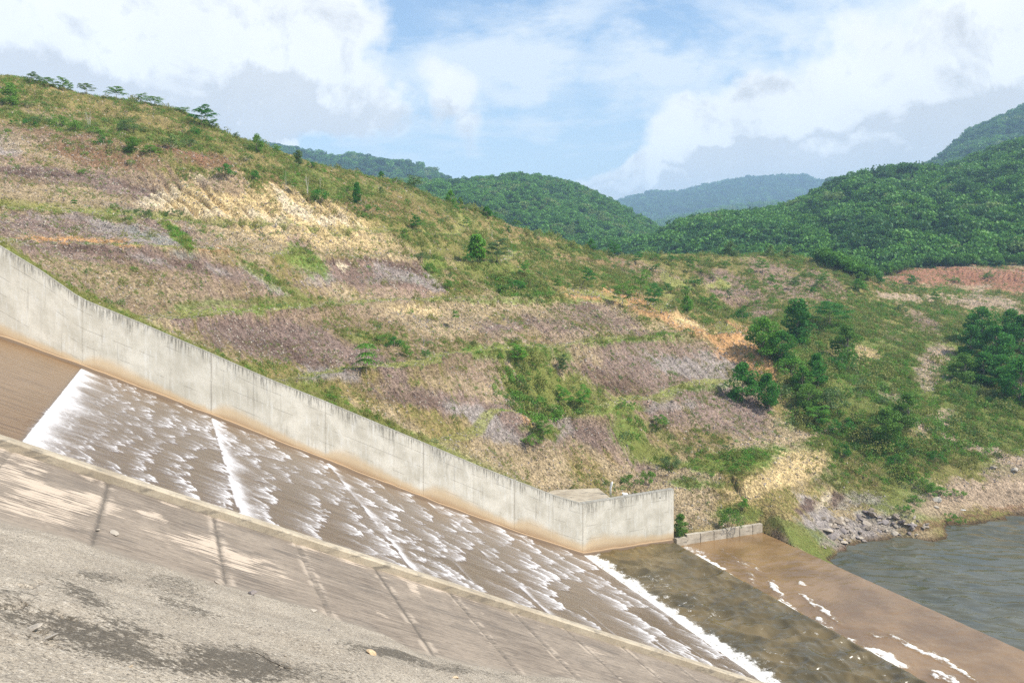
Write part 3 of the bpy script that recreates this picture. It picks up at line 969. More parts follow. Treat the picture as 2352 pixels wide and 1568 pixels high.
apron = link('apron_water', mesh_np('apron_water', np.stack([S, T, Z], -1).reshape(-1, 3), grid_faces(*S.shape)[:, ::-1], M_APRON, dict(foam=foam.ravel())), mtx=FR)
tag(apron, kind='structure')
# concrete apron body with its drop to the river
co = [(10.2, 1.0, -0.62), (21.3, 0.4, -0.62), (21.3, -95, -0.62), (10.2, -95, -0.62), (10.2, 1.0, -4), (21.3, 0.4, -4), (21.3, -95, -4), (10.2, -95, -4)]
ab = link('concrete_apron', mesh_np('concrete_apron', co, [(0, 3, 2, 1), (1, 2, 6, 5), (0, 1, 5, 4)], M_COPE, smooth=False), mtx=FR)
tag(ab, kind='structure')

# river below the apron: small wind ripples are real relief near the bank
LZ = -2.0


def sheet(a0, a1, na, dlist, fine):
    A, D = np.meshgrid(np.linspace(a0, a1, na), dlist, indexing='ij')
    X, Y = A * D, D
    S, T = st(X, Y)
    Z = LZ + 0.03 * (fbm(X * 0.25, Y * 0.6, 14, 3) - 0.5)
    if fine:
        wx = X + 1.5 * (fbm(X * 0.3, Y * 0.3, 15, 3) - 0.5)
        wy = Y + 0.12 * X + 1.2 * (fbm(X * 0.35, Y * 0.5, 16, 3) - 0.5)
        k = 0.35 + 0.65 * sm(fbm(X * 0.08, Y * 0.12, 17, 2), 0.3, 0.6)
        Z = Z + k * (0.16 * (vn(wx * 0.26, wy * 0.9, 18) - 0.5) + 0.22 * (vn(wx * 0.6, wy * 1.8, 19) - 0.5) + 0.05 * (vn(wx * 1.3, wy * 3.2, 20) - 0.5))
    fc = grid_faces(*S.shape)[:, ::-1]
    return np.stack([X, Y, Z], -1).reshape(-1, 3), fc[(S.ravel()[fc] > 21.0).all(1)]


c1, f1 = sheet(0.22, 0.80, 760, np.arange(48, 116, 0.13), True)
c2, f2 = sheet(0.22, 0.80, 60, np.concatenate([[115.93], np.geomspace(118, 700, 30)]), False)
lake = link('river_water', mesh_np('river_water', np.concatenate([c1, c2]), np.concatenate([f1, f2 + len(c1)]), M_LAKE, dict(foam=np.zeros(len(c1) + len(c2)))))
tag(lake, kind='structure')
# ------------------------------------------------------------------ the cut hillside: measured points, smooth field, benches, gullies
CP = []          # X, Y, z, q   (q = number of the bench, whole on a bench line)


def cp(q, *pts):
    for x, y, d in pts:
        X_, Y_, Z_ = P(x, y, d)
        CP.append((X_, Y_, Z_, q))


cp(1, (1400, 947, 95.8), (1536, 921, 103.6), (1690, 885, 116.7), (1240, 975, 88.7))
cp(2, (1230, 800, 99.8), (1400, 782, 109.6), (1580, 762, 123), (1690, 752, 131), (1000, 835, 84.9), (800, 850, 79.8))
cp(3, (430, 730, 73), (600, 714, 83.3), (800, 700, 95), (1000, 690, 105.5), (1210, 682, 115.9), (1400, 671, 133.8))
cp(4, (50, 552, 76), (330, 562, 81), (510, 572, 87), (700, 580, 101), (880, 583, 111), (990, 592, 121), (1187, 582, 150), (1255, 578, 165))
cp(5, (0, 475, 90), (370, 505, 99), (560, 513, 105), (750, 520, 113), (870, 527, 120), (1000, 540, 130))
cp(5.5, (0, 400, 101), (0, 300, 113), (0, 230, 124), (370, 420, 112), (200, 380, 110), (300, 330, 118), (490, 400, 117), (600, 420, 120), (700, 450, 122),
   (820, 470, 128), (600, 350, 130), (900, 500, 133), (1000, 500, 148), (200, 260, 130), (-300, 300, 110), (700, 400, 130))
SIL = [(0, 172, 135), (150, 203, 137), (300, 230, 138), (400, 250, 139), (490, 298, 140), (600, 338, 143), (700, 374, 147), (800, 398, 150), (900, 416, 157), (950, 432, 160), (1100, 484, 170),
       (1200, 524, 178), (1270, 548, 184), (1330, 571, 190)]
cp(5.5, *SIL)
SIL2 = [(1450, 582, 205), (1580, 585, 215), (1700, 588, 220), (1850, 592, 215)]
cp(4.5, *SIL2)
cp(3.5, (1480, 700, 131), (1500, 640, 170), (1500, 665, 150), (1400, 620, 160), (1300, 620, 150))
cp(2.5, (1560, 737, 127), (1600, 690, 158), (1700, 700, 171), (1600, 640, 180))
cp(3.5, (1900, 602, 205), (1950, 640, 195), (2000, 665, 190), (1800, 650, 185), (1750, 690, 170), (1850, 700, 165), (1900, 680, 175), (1650, 660, 175))
cp(1.5, (1720, 760, 135), (1760, 820, 122), (1830, 800, 135), (1900, 800, 140), (1980, 800, 140), (1950, 740, 155), (2050, 740, 165), (2100, 700, 190), (2200, 680, 215),
   (2352, 690, 215), (2352, 665, 235), (2200, 660, 240), (2050, 655, 225), (2100, 618, 250), (2230, 624, 250), (2352, 616, 250), (2100, 606, 270), (2352, 603, 290), (1980, 632, 260),
   (2050, 645, 235), (2170, 800, 150), (2150, 850, 135), (2100, 900, 125), (2200, 900, 125), (2352, 900, 128), (2352, 760, 165), (2250, 740, 180), (2700, 690, 215), (2700, 612, 250), (2700, 900, 130))
cp(.5, (1950, 900, 118), (2050, 950, 112), (2250, 1000, 113), (2352, 1000, 114), (2352, 1070, 105), (2352, 1130, 100.5), (2352, 1180, 98.2), (2200, 1130, 99), (2270, 1195, 95.5),
   (2100, 1180, 92), (2170, 1212, 93), (2050, 1215, 91), (2030, 1235, 89.5), (1960, 1245, 88), (1940, 1262, 86), (1925, 1300, 82), (1940, 1330, 79), (2700, 1150, 104), (1840, 1245, 84.2), (1890, 1283, 81.6),
   (1900, 990, 110), (1800, 1000, 107), (1750, 1010, 104), (1650, 1060, 95), (1600, 1080, 93), (1750, 1075, 93), (1880, 1010, 107), (1800, 1060, 96), (1900, 1060, 101), (1700, 1120, 90),
   (1600, 1130, 90), (1850, 1100, 95), (1750, 1170, 88.5), (1900, 1150, 93.5), (1700, 1200, 85.2), (1620, 1210, 85), (1580, 1225, 84), (1800, 1200, 86), (1980, 1180, 93), (2000, 1100, 100), (2000, 1000, 108),
   (1500, 1000, 98), (1650, 960, 106), (1600, 1030, 98), (1450, 1060, 94), (1400, 1110, 88.7), (1480, 1110, 90.5), (1300, 1050, 89))
cp(.7, (1200, 1000, 87))
cp(1.4, (1200, 900, 94), (1300, 900, 99))
for (x, y, d) in SIL:
    X_, Y_, Z_ = P(x, y, d)
    a_ = X_ / Y_
    CP.append((a_ * (d + 25), d + 25, Z_ - 7, 5.5))
    CP.append((a_ * (d + 70), d + 70, max(14, Z_ - 30), 5.5))
for (x, y, d) in SIL2:
    X_, Y_, Z_ = P(x, y, d)
    a_ = X_ / Y_
    CP.append((a_ * (d + 18), d + 18, Z_ - 4, 4.5))
    CP.append((a_ * (d + 60), d + 60, 18, 4.5))
for X_, Y_, Z_ in [(40, 85, -4), (60, 85, -5), (45, 70, -5), (80, 95, -4.5), (32, 74, -4), (120, 100, -4), (60, 60, -6), (-200, 330, 18), (0, 400, 20), (200, 420, 24), (-300, 500, 20), (300, 500, 25), (0, 700, 22), (500, 700, 26), (-500, 700, 22)]:
    CP.append((X_, Y_, Z_, 1.5 if Y_ < 200 else 2.5))
for s_ in np.arange(-64, 0.1, 4.0):
    for t_, dz in ((0.3, -0.22), (2.2, 0.10)):
        z_ = float(ztop(s_)) + dz
        if s_ > -12 and t_ > 1:
            z_ -= 0.15
        X_, Y_ = xy(s_, t_)
        CP.append((X_, Y_, z_, float(np.interp(z_, [4.9, 11, 17.8, 23.3, 29.3, 33], [0.2, 1, 2, 3, 4, 5]))))
for s_, t_, z_ in [(1, 5, 4.7), (-2, 6, 5.0), (4, 1, 4.6), (7, 1.2, 3.3), (10, 1.5, 1.0), (12, 1.0, 0.4), (15, .6, .25), (18, .6, .2), (21, .6, 0.1), (22, -2, -.7), (23, -5, -1.3), (4, 5, 4.3), (9, 5, 2.6)]:
    X_, Y_ = xy(s_, t_)
    CP.append((X_, Y_, z_, .5))
CP = np.array(CP)
_k = [i for i in range(len(CP)) if i == 0 or np.hypot(CP[:i, 0] - CP[i, 0], CP[:i, 1] - CP[i, 1]).min() > 0.8]
CP = CP[_k]


class RBF:
    def __init__(s, pts, vals, c=2.0):
        s.p = pts
        n = len(pts)
        A = np.sqrt(((pts[:, None] - pts[None]) ** 2).sum(-1) + c * c)
        A[np.arange(n), np.arange(n)] -= 0.0
        Q = np.concatenate([np.ones((n, 1)), pts / 100], 1)
        M = np.zeros((n + 3, n + 3))
        M[:n, :n] = A + 0 * np.eye(n)
        M[:n, n:] = Q
        M[n:, :n] = Q.T
        r = np.zeros((n + 3, vals.shape[1]))
        r[:n] = vals
        s.w = np.linalg.solve(M, r)
        s.c = c

    def __call__(s, X, Y):
        sh = X.shape
        q = np.stack([X.ravel(), Y.ravel()], 1)
        out = np.empty((len(q), s.w.shape[1]))
        n = len(s.p)
        for i in range(0, len(q), 40000):
            b = q[i:i + 40000]
            r = np.sqrt(((b[:, None, 0] - s.p[None, :, 0]) ** 2 + (b[:, None, 1] - s.p[None, :, 1]) ** 2) + s.c ** 2)
            out[i:i + 40000] = r @ s.w[:n] + s.w[n] + (b / 100) @ s.w[n + 1:]
        return [out[:, k].reshape(sh) for k in range(out.shape[1])]


rbf = RBF(CP[:, :2], CP[:, 2:4])
WD = np.array([0.60, 0.80])            # level direction along the benches
ND = np.array([0.80, -0.60])           # down the fall


def ground(X, Y, full=False):
    z, q = rbf(X, Y)
    a = X / Y
    S, T = st(X, Y)
    f = q - np.floor(q)
    dz = np.interp(q, [0, 1, 2, 3, 4, 5, 6], [5, 5.5, 6, 5.7, 4.4, 4, 4])
    w = (1 - sm(q, 5.1, 5.35)) * (1 - sm(a, 0.265, 0.30)) * sm(q, 0.75, 1.0) * sm(T, 1.5, 5)
    w *= 0.85 + 0.15 * sm(fbm(X * 0.06, Y * 0.06, 33, 2), 0.3, 0.5)
    prof_ = np.interp(f, [0, 0.24, 0.90, 0.955, 1.0], [0, 0.0, 0.80, 1.0, 1.0]) - f
    z2 = z + w * dz * prof_
    bench = w * (1 - sm(np.abs(f - 0.12), 0.10, 0.14))
    # rills down the fall, sharp crested
    u = X * WD[0] + Y * WD[1]
    v = X * ND[0] + Y * ND[1]
    wu = u + 2.5 * (fbm(u * 0.12, v * 0.12, 3, 3) - 0.5)
    rl = np.abs(vn(wu * 1.1, v * 0.10, 5) - 0.5) * 2
    rl2 = np.abs(vn(wu * 2.6, v * 0.22, 6) - 0.5) * 2
    rl3 = np.abs(vn(wu * 5.5, v * 0.5, 7) - 0.5) * 2
    face = 1 - bench
    near_wall = sm(T, 0.6, 3.0)
    onshore = sm(z, -1.6, 1.0)
    amp = 0.50 + 0.65 * sm(fbm(X * 0.05, Y * 0.05, 44, 3), 0.45, 0.65)
    k = face * near_wall * onshore
    z2 = z2 + k * amp * (rl * 0.55 + rl2 * 0.3 + rl3 * 0.16 - 0.45)
    z2 = z2 + near_wall * onshore * (0.9 * (fbm(X * 0.10, Y * 0.10, 55, 4) - 0.5) * np.clip((Y - 70) / 60, 0.3, 2.0) + 0.22 * (fbm(X * 0.9, Y * 0.9, 66, 4, 0.6) - 0.5))
    z2 = np.where((S < 10.5) & (T > 0.2) & (T < 1.6), np.minimum(z2, ztop(S) - 0.12), z2)
    z2 = np.where((T < 0.8) & (S > 20.5), np.minimum(z2, -0.62 + np.maximum(S - 21.1, 0) * 1.1), z2)
    z2 = np.where((S > 10.4) & (S < 21.0) & (T > 0.2) & (T < 5), np.clip(z2, 0.10 + 0.06 * T, np.where(S < 12, 0.12, 0.32) + np.maximum(T - 0.45, 0) * 0.8), z2)
    pf_ = (S > -4) & (S < 4.6) & (T > 0.2) & (T < 5)
    z2 = np.where(pf_, np.minimum(z2, 4.86), z2)
    if full:
        return z2, q, bench, rl * 0.5 + rl2 * 0.3 + rl3 * 0.2, w
    return z2


# yellow rock face: deep parallel gullies
def gully(X, Y, z, PX, PY):
    m = np.maximum(blob(PX, PY, 520, 470, 190, 46, 12, 1, 0.4), blob(PX, PY, 730, 490, 120, 40, 18, 1, 0.4))
    m = np.maximum(m, blob(PX, PY, 720, 545, 170, 30, 8, 0.35, 0.5))
    m = np.maximum(m, blob(PX, PY, 1975, 815, 60, 28, 10, 0.9, 0.4))
    m = np.maximum(m, blob(PX, PY, 430, 320, 120, 26, 14, 0.5, 0.4))
    u = X * WD[0] + Y * WD[1]
    v = X * ND[0] + Y * ND[1]
    wu = u + 1.6 * (fbm(u * 0.3, v * 0.2, 13, 3) - 0.5)
    r = 1 - np.abs(vn(wu * 0.75, v * 0.06, 15) - 0.5) * 2
    r2 = 1 - np.abs(vn(wu * 1.7, v * 0.12, 16) - 0.5) * 2
    d = m * (1.3 * r ** 3 + 0.5 * r2 ** 3)
    return z - d, m, r


aa = np.linspace(-0.80, 0.80, 1180)
dd = [58.0]
while dd[-1] < 760:
    x_ = dd[-1]
    dd.append(x_ + (0.24 if x_ < 125 else 0.42 if x_ < 175 else 0.8 if x_ < 270 else x_ * 0.022))
dd = np.array(dd)
A, D = np.meshgrid(aa, dd, indexing='ij')
X, Y = A * D, D
Z, Q, BEN, RIL, WT_ = ground(X, Y, True)
S, T = st(X, Y)
PX, PY = CX + F * X / Y, CY + F * (HZ - Z) / Y
Z, GM, GR = gully(X, Y, Z, PX, PY)

# ---- ground colour: patches of shale, tan rubble, clay, grass (albedo)
PXw = PX + 38 * (fbm(X * 0.35, Y * 0.35, 101, 4, 0.6) - 0.5) + 14 * (fbm(X * 1.4, Y * 1.4, 102, 3, 0.6) - 0.5)
PYw = PY + 26 * (fbm(X * 0.35, Y * 0.35, 103, 4, 0.6) - 0.5) + 12 * (fbm(X * 1.4, Y * 1.4, 104, 3, 0.6) - 0.5)
K = dict(shale=(145, 124, 114), dshale=(112, 92, 82), lshale=(166, 156, 150), tan=(178, 158, 126), ochre=(196, 152, 106), yellow=(218, 192, 142), white=(226, 208, 176), brown=(138, 108, 82), red=(158, 114, 90),
         dry=(156, 138, 92), grass=(138, 148, 76), bright=(114, 158, 62), green=(114, 138, 68), dirt=(178, 156, 132), teal=(140, 148, 138), mauve=(150, 126, 114), wet=(96, 78, 58))
KL = {k: np.array([c * 0.98 for c in lin(*v)]) for k, v in K.items()}
# base: dry grass over brown earth, modulated
mixn = fbm(X * 0.12, Y * 0.12, 201, 4)
col = KL['tan'][None, None] * np.ones(X.shape + (1,))
col = col + (KL['dry'] - col) * sm(mixn, 0.4, 0.6)[..., None]
far_ = sm(Y, 105, 135) * (PX < 1950)
col = col + (KL['dry'] * 0.85 - col) * (far_ * 0.75)[..., None]
GV = 0.25 + 0.28 * far_ + 0.35 * sm(mixn, 0.45, 0.65)      # how much ground cover grows
RX = 0.5 * np.ones(X.shape)                                # rubble


_u, _v = X * WD[0] + Y * WD[1], X * ND[0] + Y * ND[1]
NZ = 0.5 * fbm(_u * 0.8, _v * 0.22, 111, 4, 0.6) + 0.5 * fbm(_u * 3.0, _v * 1.1, 112, 3, 0.65)
NZ = np.clip((NZ - 0.5) * 1.7 + 0.5, 0, 1)


def patch(name, g, *bl, k=1.0, r=None):
    """paint blobs (picture centre, radii, angle, strength) with colour name, ground cover g"""
    global col, GV
    for b_ in bl:
        m_ = blob(PXw, PYw, b_[0], b_[1], b_[2], b_[3], b_[4], 1.0, 0.75)
        m_ = sm(m_ + 0.95 * (NZ - 0.5), 0.22, 0.80) * (m_ > 0.001) * (b_[5] if len(b_) > 5 else 1) * k
        col = col + (KL[name] - col) * m_[..., None]
        GV = GV + (g - GV) * m_


patch('mauve', .3, (350, 640, 420, 90, 14, .55), (900, 780, 500, 90, 10, .5), (1300, 960, 320, 90, 14, .55), (250, 430, 350, 60, 8, .6), (1500, 900, 260, 60, 5, .5), (150, 340, 260, 50, 8, .5))
# right valley and knolls
patch('green', .85, (2150, 830, 330, 130, 20, .8), (2050, 950, 300, 120, 25, .8), (2250, 960, 220, 110, 20, .8), (2000, 1050, 200, 110, 35, .7))
patch('dry', .7, (1700, 610, 330, 34, 0, .9), (1600, 640, 260, 60, 5, .7), (2050, 700, 220, 60, 8, .8), (2150, 1050, 130, 60, 30, .7), (1700, 700, 200, 60, 20, .5))
patch('mauve', .25, (1690, 668, 95, 32, 28, .9), (1800, 640, 110, 26, 28, .8), (1640, 655, 40, 18, 20, .8), (1780, 660, 80, 20, 30, .6), (1480, 625, 90, 24, 20, .6), (1900, 655, 60, 22, 35, .8), (2120, 740, 50, 22, 30, .8), (1760, 725, 30, 16, 0, .7), (2050, 770, 40, 16, 30, .5))
patch('red', .12, (2200, 634, 190, 26, 2, 1), (2090, 640, 70, 18, -8, .9), (2340, 645, 90, 28, 3, 1))
patch('dirt', .05, (2060, 685, 60, 9, 8, 1), (2180, 684, 90, 6, 2, .9), (2230, 697, 60, 8, 0, 1), (2290, 690, 70, 6, 10, 1), (2320, 706, 40, 10, 35, 1), (2250, 670, 30, 8, -40, .8), (2150, 825, 42, 34, -35, 1), (2130, 870, 30, 30, -35, .8),
      (2180, 855, 26, 30, 60, .7), (2150, 970, 26, 50, 65, 1), (2190, 1000, 60, 16, 25, .9), (2270, 1035, 100, 14, 17, .9), (2350, 1062, 60, 16, 15, .9), (2000, 880, 60, 14, 30, .7), (2060, 905, 40, 12, 30, .6),
      (2290, 1130, 160, 34, -3, 1), (2160, 1165, 80, 22, 0, .8), (2330, 1080, 60, 26, 10, .7), (2330, 1155, 90, 18, -5, .9))
patch('brown', .5, (2270, 1178, 110, 7, -12, .8), (2140, 1208, 60, 8, -10, .8), (1980, 1090, 60, 40, 40, .6))
patch('yellow', .05, (1978, 815, 44, 24, 10, 1), (1910, 810, 22, 26, 50, .5))
# foot terrace and outcrops by the river
patch('bright', .9, (1690, 1062, 105, 26, -5, .95), (1740, 1030, 60, 14, -12, .7), (1600, 1110, 60, 14, 0, .6), (1690, 1180, 60, 16, 0, .6))
patch('tan', .12, (1760, 1010, 90, 12, -8, 1), (1850, 995, 60, 10, -12, 1), (1720, 1028, 70, 10, -5, .8), (1590, 1092, 90, 10, 5, .8), (1610, 1140, 70, 10, 4, .8), (1640, 1190, 70, 16, 0, .5))
patch('yellow', .12, (1840, 1060, 75, 28, -8, .85), (1800, 1090, 100, 26, -18, .75), (1740, 1120, 60, 22, -20, .7))
patch('lshale', .12, (1880, 1180, 60, 26, 45, .9), (1940, 1215, 90, 24, 12, .9), (2010, 1200, 70, 24, 0, .7), (1960, 1150, 60, 20, 0, .6), (1915, 1250, 40, 14, 30, .7))
patch('dshale', .1, (1852, 1158, 26, 12, -20, .9), (1920, 1145, 26, 14, -30, .8), (1790, 1235, 24, 12, 30, .7))
patch('white', .0, (1888, 1150, 24, 12, -40, .8))
patch('green', .9, (1850, 1245, 60, 16, 30, .9), (1880, 1272, 40, 12, 30, .9), (1830, 1215, 60, 16, 20, .6))
patch('mauve', .1, (1930, 1295, 14, 14, 0, 1), (1960, 1255, 40, 6, -8, .8))
# lower benches right of centre
patch('shale', .22, (1560, 820, 190, 42, 4, .85), (1480, 850, 140, 36, 8, .8), (1640, 920, 130, 34, 12, .85), (1600, 960, 150, 30, 14, .8), (1370, 1000, 90, 30, 12, .8), (1330, 1010, 60, 26, 14, .7), (1460, 1040, 60, 40, 45, .7), (1720, 960, 60, 30, 20, .7), (1690, 900, 60, 20, 10, .8))
patch('lshale', .12, (1600, 850, 110, 22, 14, .8), (1650, 830, 60, 18, 14, .7), (1290, 985, 26, 30, 20, .6), (1540, 935, 60, 10, -8, .6))
patch('dshale', .1, (1400, 870, 60, 16, 20, .6), (1440, 890, 60, 18, 14, .5), (1345, 985, 50, 16, 30, .5))
patch('ochre', .05, (1690, 785, 60, 44, 25, .95), (1730, 830, 60, 26, 40, .95), (1500, 715, 130, 20, 22, .95), (1580, 745, 60, 12, 18, .9), (1390, 682, 90, 12, 8, .8), (1640, 765, 50, 14, 5, .8), (1760, 850, 26, 22, 45, .8))
patch('yellow', .05, (1600, 748, 60, 7, 14, .9), (1560, 728, 30, 8, 25, .5))
patch('tan', .25, (1250, 710, 200, 24, 2, .8), (1450, 740, 130, 24, 16, .7), (1250, 1040, 70, 16, 25, .6), (1350, 1040, 60, 12, 32, .8), (1400, 1075, 60, 12, 35, .8), (1180, 1040, 120, 12, 22, .6), (1040, 890, 120, 30, 15, .6), (1200, 890, 90, 30, 20, .5))
patch('shale', .2, (1350, 720, 90, 24, 12, .7), (1440, 760, 70, 20, 20, .7), (1080, 745, 110, 12, 2, .85), (1140, 752, 60, 10, 0, .8), (1260, 745, 90, 16, 8, .7), (1300, 770, 80, 14, 5, .5))
patch('dshale', .1, (1345, 705, 30, 8, 10, .7), (1180, 795, 20, 14, 0, .7))
patch('tan', .08, (980, 725, 110, 26, 6, .95), (880, 690, 90, 18, 8, .85), (1010, 750, 80, 22, 12, .8), (1120, 700, 120, 16, 3, .6))
patch('yellow', .05, (950, 712, 70, 10, 8, .6))
# dark shale crescent
patch('mauve', .06, (850, 630, 150, 30, 3, 1), (940, 640, 80, 26, 20, .9), (780, 625, 80, 26, 0, .9), (900, 665, 100, 20, 8, .6))
patch('dshale', .04, (740, 602, 60, 9, 0, .9), (860, 604, 100, 9, 2, .9), (970, 625, 50, 9, 25, .7), (800, 640, 60, 10, -8, .4), (930, 650, 60, 6, -5, .4))
patch('lshale', .04, (900, 625, 60, 12, 10, .7), (985, 650, 40, 12, 25, .7), (740, 640, 40, 14, -5, .5))
patch('white', .0, (787, 612, 14, 6, 40, .9))
# long purple slopes left
patch('shale', .12, (150, 515, 220, 26, 2, 1), (330, 530, 170, 26, 8, .9), (180, 580, 200, 22, 6, .9), (380, 600, 200, 24, 12, .9), (520, 625, 140, 18, 20, .85), (600, 755, 190, 26, 4, .9), (700, 800, 170, 44, 14, .95), (560, 780, 130, 36, 16, .8), (860, 830, 110, 24, 20, .8),
      (950, 905, 130, 24, 14, .8), (1100, 945, 130, 30, 16, .9), (1150, 985, 80, 22, 22, .9), (250, 425, 170, 18, 9, .9), (90, 395, 150, 14, 6, .9), (330, 440, 60, 16, 10, .8))
patch('dshale', .06, (70, 395, 120, 10, 5, .8), (330, 425, 60, 9, 5, .7), (250, 585, 100, 14, 12, .7), (430, 610, 90, 12, 18, .7), (640, 800, 90, 22, 10, .7), (720, 830, 70, 16, 18, .6), (570, 745, 90, 12, 2, .5), (1000, 925, 90, 12, 16, .7), (900, 915, 60, 12, 10, .6), (300, 455, 50, 9, 20, .5))
patch('lshale', .03, (300, 535, 110, 16, 12, .9), (400, 555, 60, 10, 20, .8), (350, 600, 60, 10, 15, .6), (600, 640, 70, 8, 32, .9), (760, 858, 80, 14, 8, .8), (1090, 955, 80, 18, 20, .95), (1150, 1000, 50, 16, 20, .8), (500, 620, 40, 8, 20, .7), (170, 500, 90, 10, 4, .5), (270, 475, 50, 8, 14, .5), (10, 335, 40, 16, 10, .8))
patch('teal', .05, (345, 540, 60, 10, 14, .5), (430, 590, 40, 9, 20, .5), (720, 865, 40, 10, 0, .4), (880, 640, 60, 8, 0, .3))
patch('brown', .1, (220, 360, 130, 24, 8, .85), (420, 345, 100, 14, 12, .8), (620, 460, 40, 30, 40, .5), (860, 470, 110, 22, 14, .9), (960, 450, 90, 14, 36, .9), (1000, 490, 80, 14, 25, .6), (1160, 520, 90, 12, 16, .7), (300, 270, 160, 10, 5, .5), (20, 175, 50, 6, 12, .8), (480, 375, 80, 16, 20, .8), (150, 310, 130, 16, 10, .6),
      (880, 430, 60, 14, 20, .7), (640, 420, 50, 14, 30, .5), (1080, 545, 60, 8, 8, .5), (1220, 535, 60, 9, 20, .6), (700, 470, 50, 14, 30, .5), (1380, 600, 90, 10, 5, .5), (560, 270, 60, 6, 25, .3), (330, 235, 90, 6, 8, .4))
patch('red', .1, (400, 338, 50, 9, 8, .6), (440, 355, 50, 7, 20, .5))
patch('tan', .2, (120, 450, 160, 22, 5, .8), (80, 350, 90, 14, 20, .7), (500, 400, 60, 12, 10, .5), (700, 555, 220, 24, 4, .95), (560, 540, 120, 18, 5, .7), (880, 560, 80, 16, 6, .6), (280, 650, 200, 22, 14, .7), (420, 690, 160, 20, 8, .4), (560, 600, 90, 14, 20, .6), (1010, 620, 40, 22, 30, .6), (200, 640, 80, 14, 25, .5))
patch('yellow', .02, (560, 472, 190, 44, 10, 1), (740, 490, 130, 34, 18, .95), (470, 450, 110, 34, -14, .8), (740, 548, 190, 22, 6, .75))
patch('white', .0, (370, 450, 50, 14, -25, .8), (680, 470, 60, 10, 30, .9), (620, 495, 60, 12, 15, .7), (730, 495, 50, 9, 12, .9), (800, 500, 40, 9, 25, .7), (480, 480, 110, 10, 4, .6), (470, 408, 40, 9, 20, .7))
patch('mauve', .05, (520, 420, 60, 16, 10, .6), (690, 555, 26, 16, 35, .8))
patch('ochre', .02, (130, 551, 110, 5, 1, 1), (260, 557, 60, 5, 3, .9), (480, 575, 60, 5, 4, .6), (1215, 955, 14, 8, 45, .7))
# green strips
patch('bright', .95, (410, 540, 60, 12, 42, 1), (700, 600, 60, 26, 25, .7), (560, 712, 150, 6, -5, .8), (1190, 810, 120, 18, 4, .8), (1400, 945, 80, 10, -3, .9), (1460, 780, 120, 5, -4, .8), (1450, 1000, 30, 50, -35, .8), (1600, 890, 100, 6, -8, .5), (1000, 608, 22, 34, -30, .8), (1200, 690, 180, 6, 0, .5), (480, 700, 100, 12, -6, .4))
patch('grass', .9, (120, 640, 160, 10, 36, .9), (40, 590, 80, 12, 36, .9), (330, 745, 160, 12, 26, .8), (560, 850, 260, 14, 25, .9), (720, 900, 80, 20, 15, .9), (850, 960, 160, 10, 24, .9), (1000, 1020, 120, 8, 24, .5), (620, 640, 90, 14, 28, .6), (1230, 860, 90, 40, 35, .8), (1280, 900, 120, 44, 15, .8), (850, 775, 70, 16, 10, .6), (1150, 640, 130, 30, 15, .6), (1000, 560, 90, 22, 12, .5), (1250, 990, 40, 14, 10, .8), (1500, 1050, 70, 24, 20, .8), (1500, 990, 80, 14, 30, .4), (260, 500, 60, 9, 12, .6), (650, 690, 120, 10, -3, .5))
patch('dry', .55, (260, 240, 400, 36, 9, .8), (600, 340, 200, 30, 24, .7), (900, 450, 300, 60, 26, .6), (1150, 560, 200, 60, 20, .6))
patch('green', .7, (260, 205, 400, 12, 9, .5), (250, 300, 260, 14, 8, .5), (600, 340, 200, 12, 24, .4), (720, 420, 90, 24, 20, .8), (850, 440, 40, 20, 20, .6), (1150, 620, 90, 24, 20, .6), (60, 270, 100, 14, 8, .6), (1000, 470, 150, 16, 26, .4), (1100, 560, 120, 12, 10, .4))
# benches carry grass, whatever else
bm_ = (BEN * (0.55 + 0.4 * (fbm(X * .15, Y * .15, 301, 3) > 0.42)))
BCOL = np.array(lin(160, 162, 92)) * 0.9
col = col + (BCOL - col) * (bm_ * 0.95)[..., None]
GV = GV + (0.32 - GV) * bm_
GV = GV + 0.25 * (1 - sm(RIL, 0.15, 0.4)) * (1 - GV)
# slopes fringing the wall are weedy
fr_ = (1 - sm(T, 1.0, 5.0)) * (S < 8) * (T > 0)
col = col + (KL['grass'] - col) * (fr_ * 0.6)[..., None]
GV = np.maximum(GV, fr_ * 0.6)
shore = 1 - sm(Z, LZ - 0.1, LZ + 0.5)
col = col + (KL['wet'] - col) * (shore * (Y < 130))[..., None]
GV = np.where((Z < LZ + 0.15), 0.02, GV)
strat = vn(Z * 1.5 + 0.04 * _u + 1.2 * fbm(_u * 0.1, _v * 0.1, 421, 2), _u * 0.04, 422) * 0.6 + vn(Z * 4.5 + 0.1 * _u, _u * 0.12, 423) * 0.4
col = col * (1 + (0.52 * (strat - 0.5)) * (1 - BEN) * (GV < 0.8))[..., None]
# seepage tone: fine random drift so no two metres look alike
dr = 0.86 + 0.28 * fbm(X * 0.5, Y * 0.5, 401, 4, 0.6)
col = col * dr[..., None]
GV = np.clip(GV, 0, 1)
# broken stone on bare ground, real relief
rough = 0.26 * (fbm(X * 2.6, Y * 2.6, 77, 3, 0.7) - 0.5) * (1 - 0.5 * GV) * np.clip(110 / Y, 0.6, 1.2)
rocky = np.maximum.reduce([blob(PX, PY, 1930, 1195, 110, 45, 15, 1, .4), blob(PX, PY, 1820, 1075, 110, 36, -15, .6, .4), blob(PX, PY, 2060, 1190, 90, 26, -5, .7, .4), blob(PX, PY, 1390, 1080, 100, 30, 30, .3, .4)])
rough += rocky * 0.9 * (fbm(X * 0.9, Y * 0.9, 88, 4, 0.7) - 0.5)
Z2 = Z + rough * sm(T, 0.8, 2.2) * sm(Z, LZ - 0.2, LZ + 0.6)


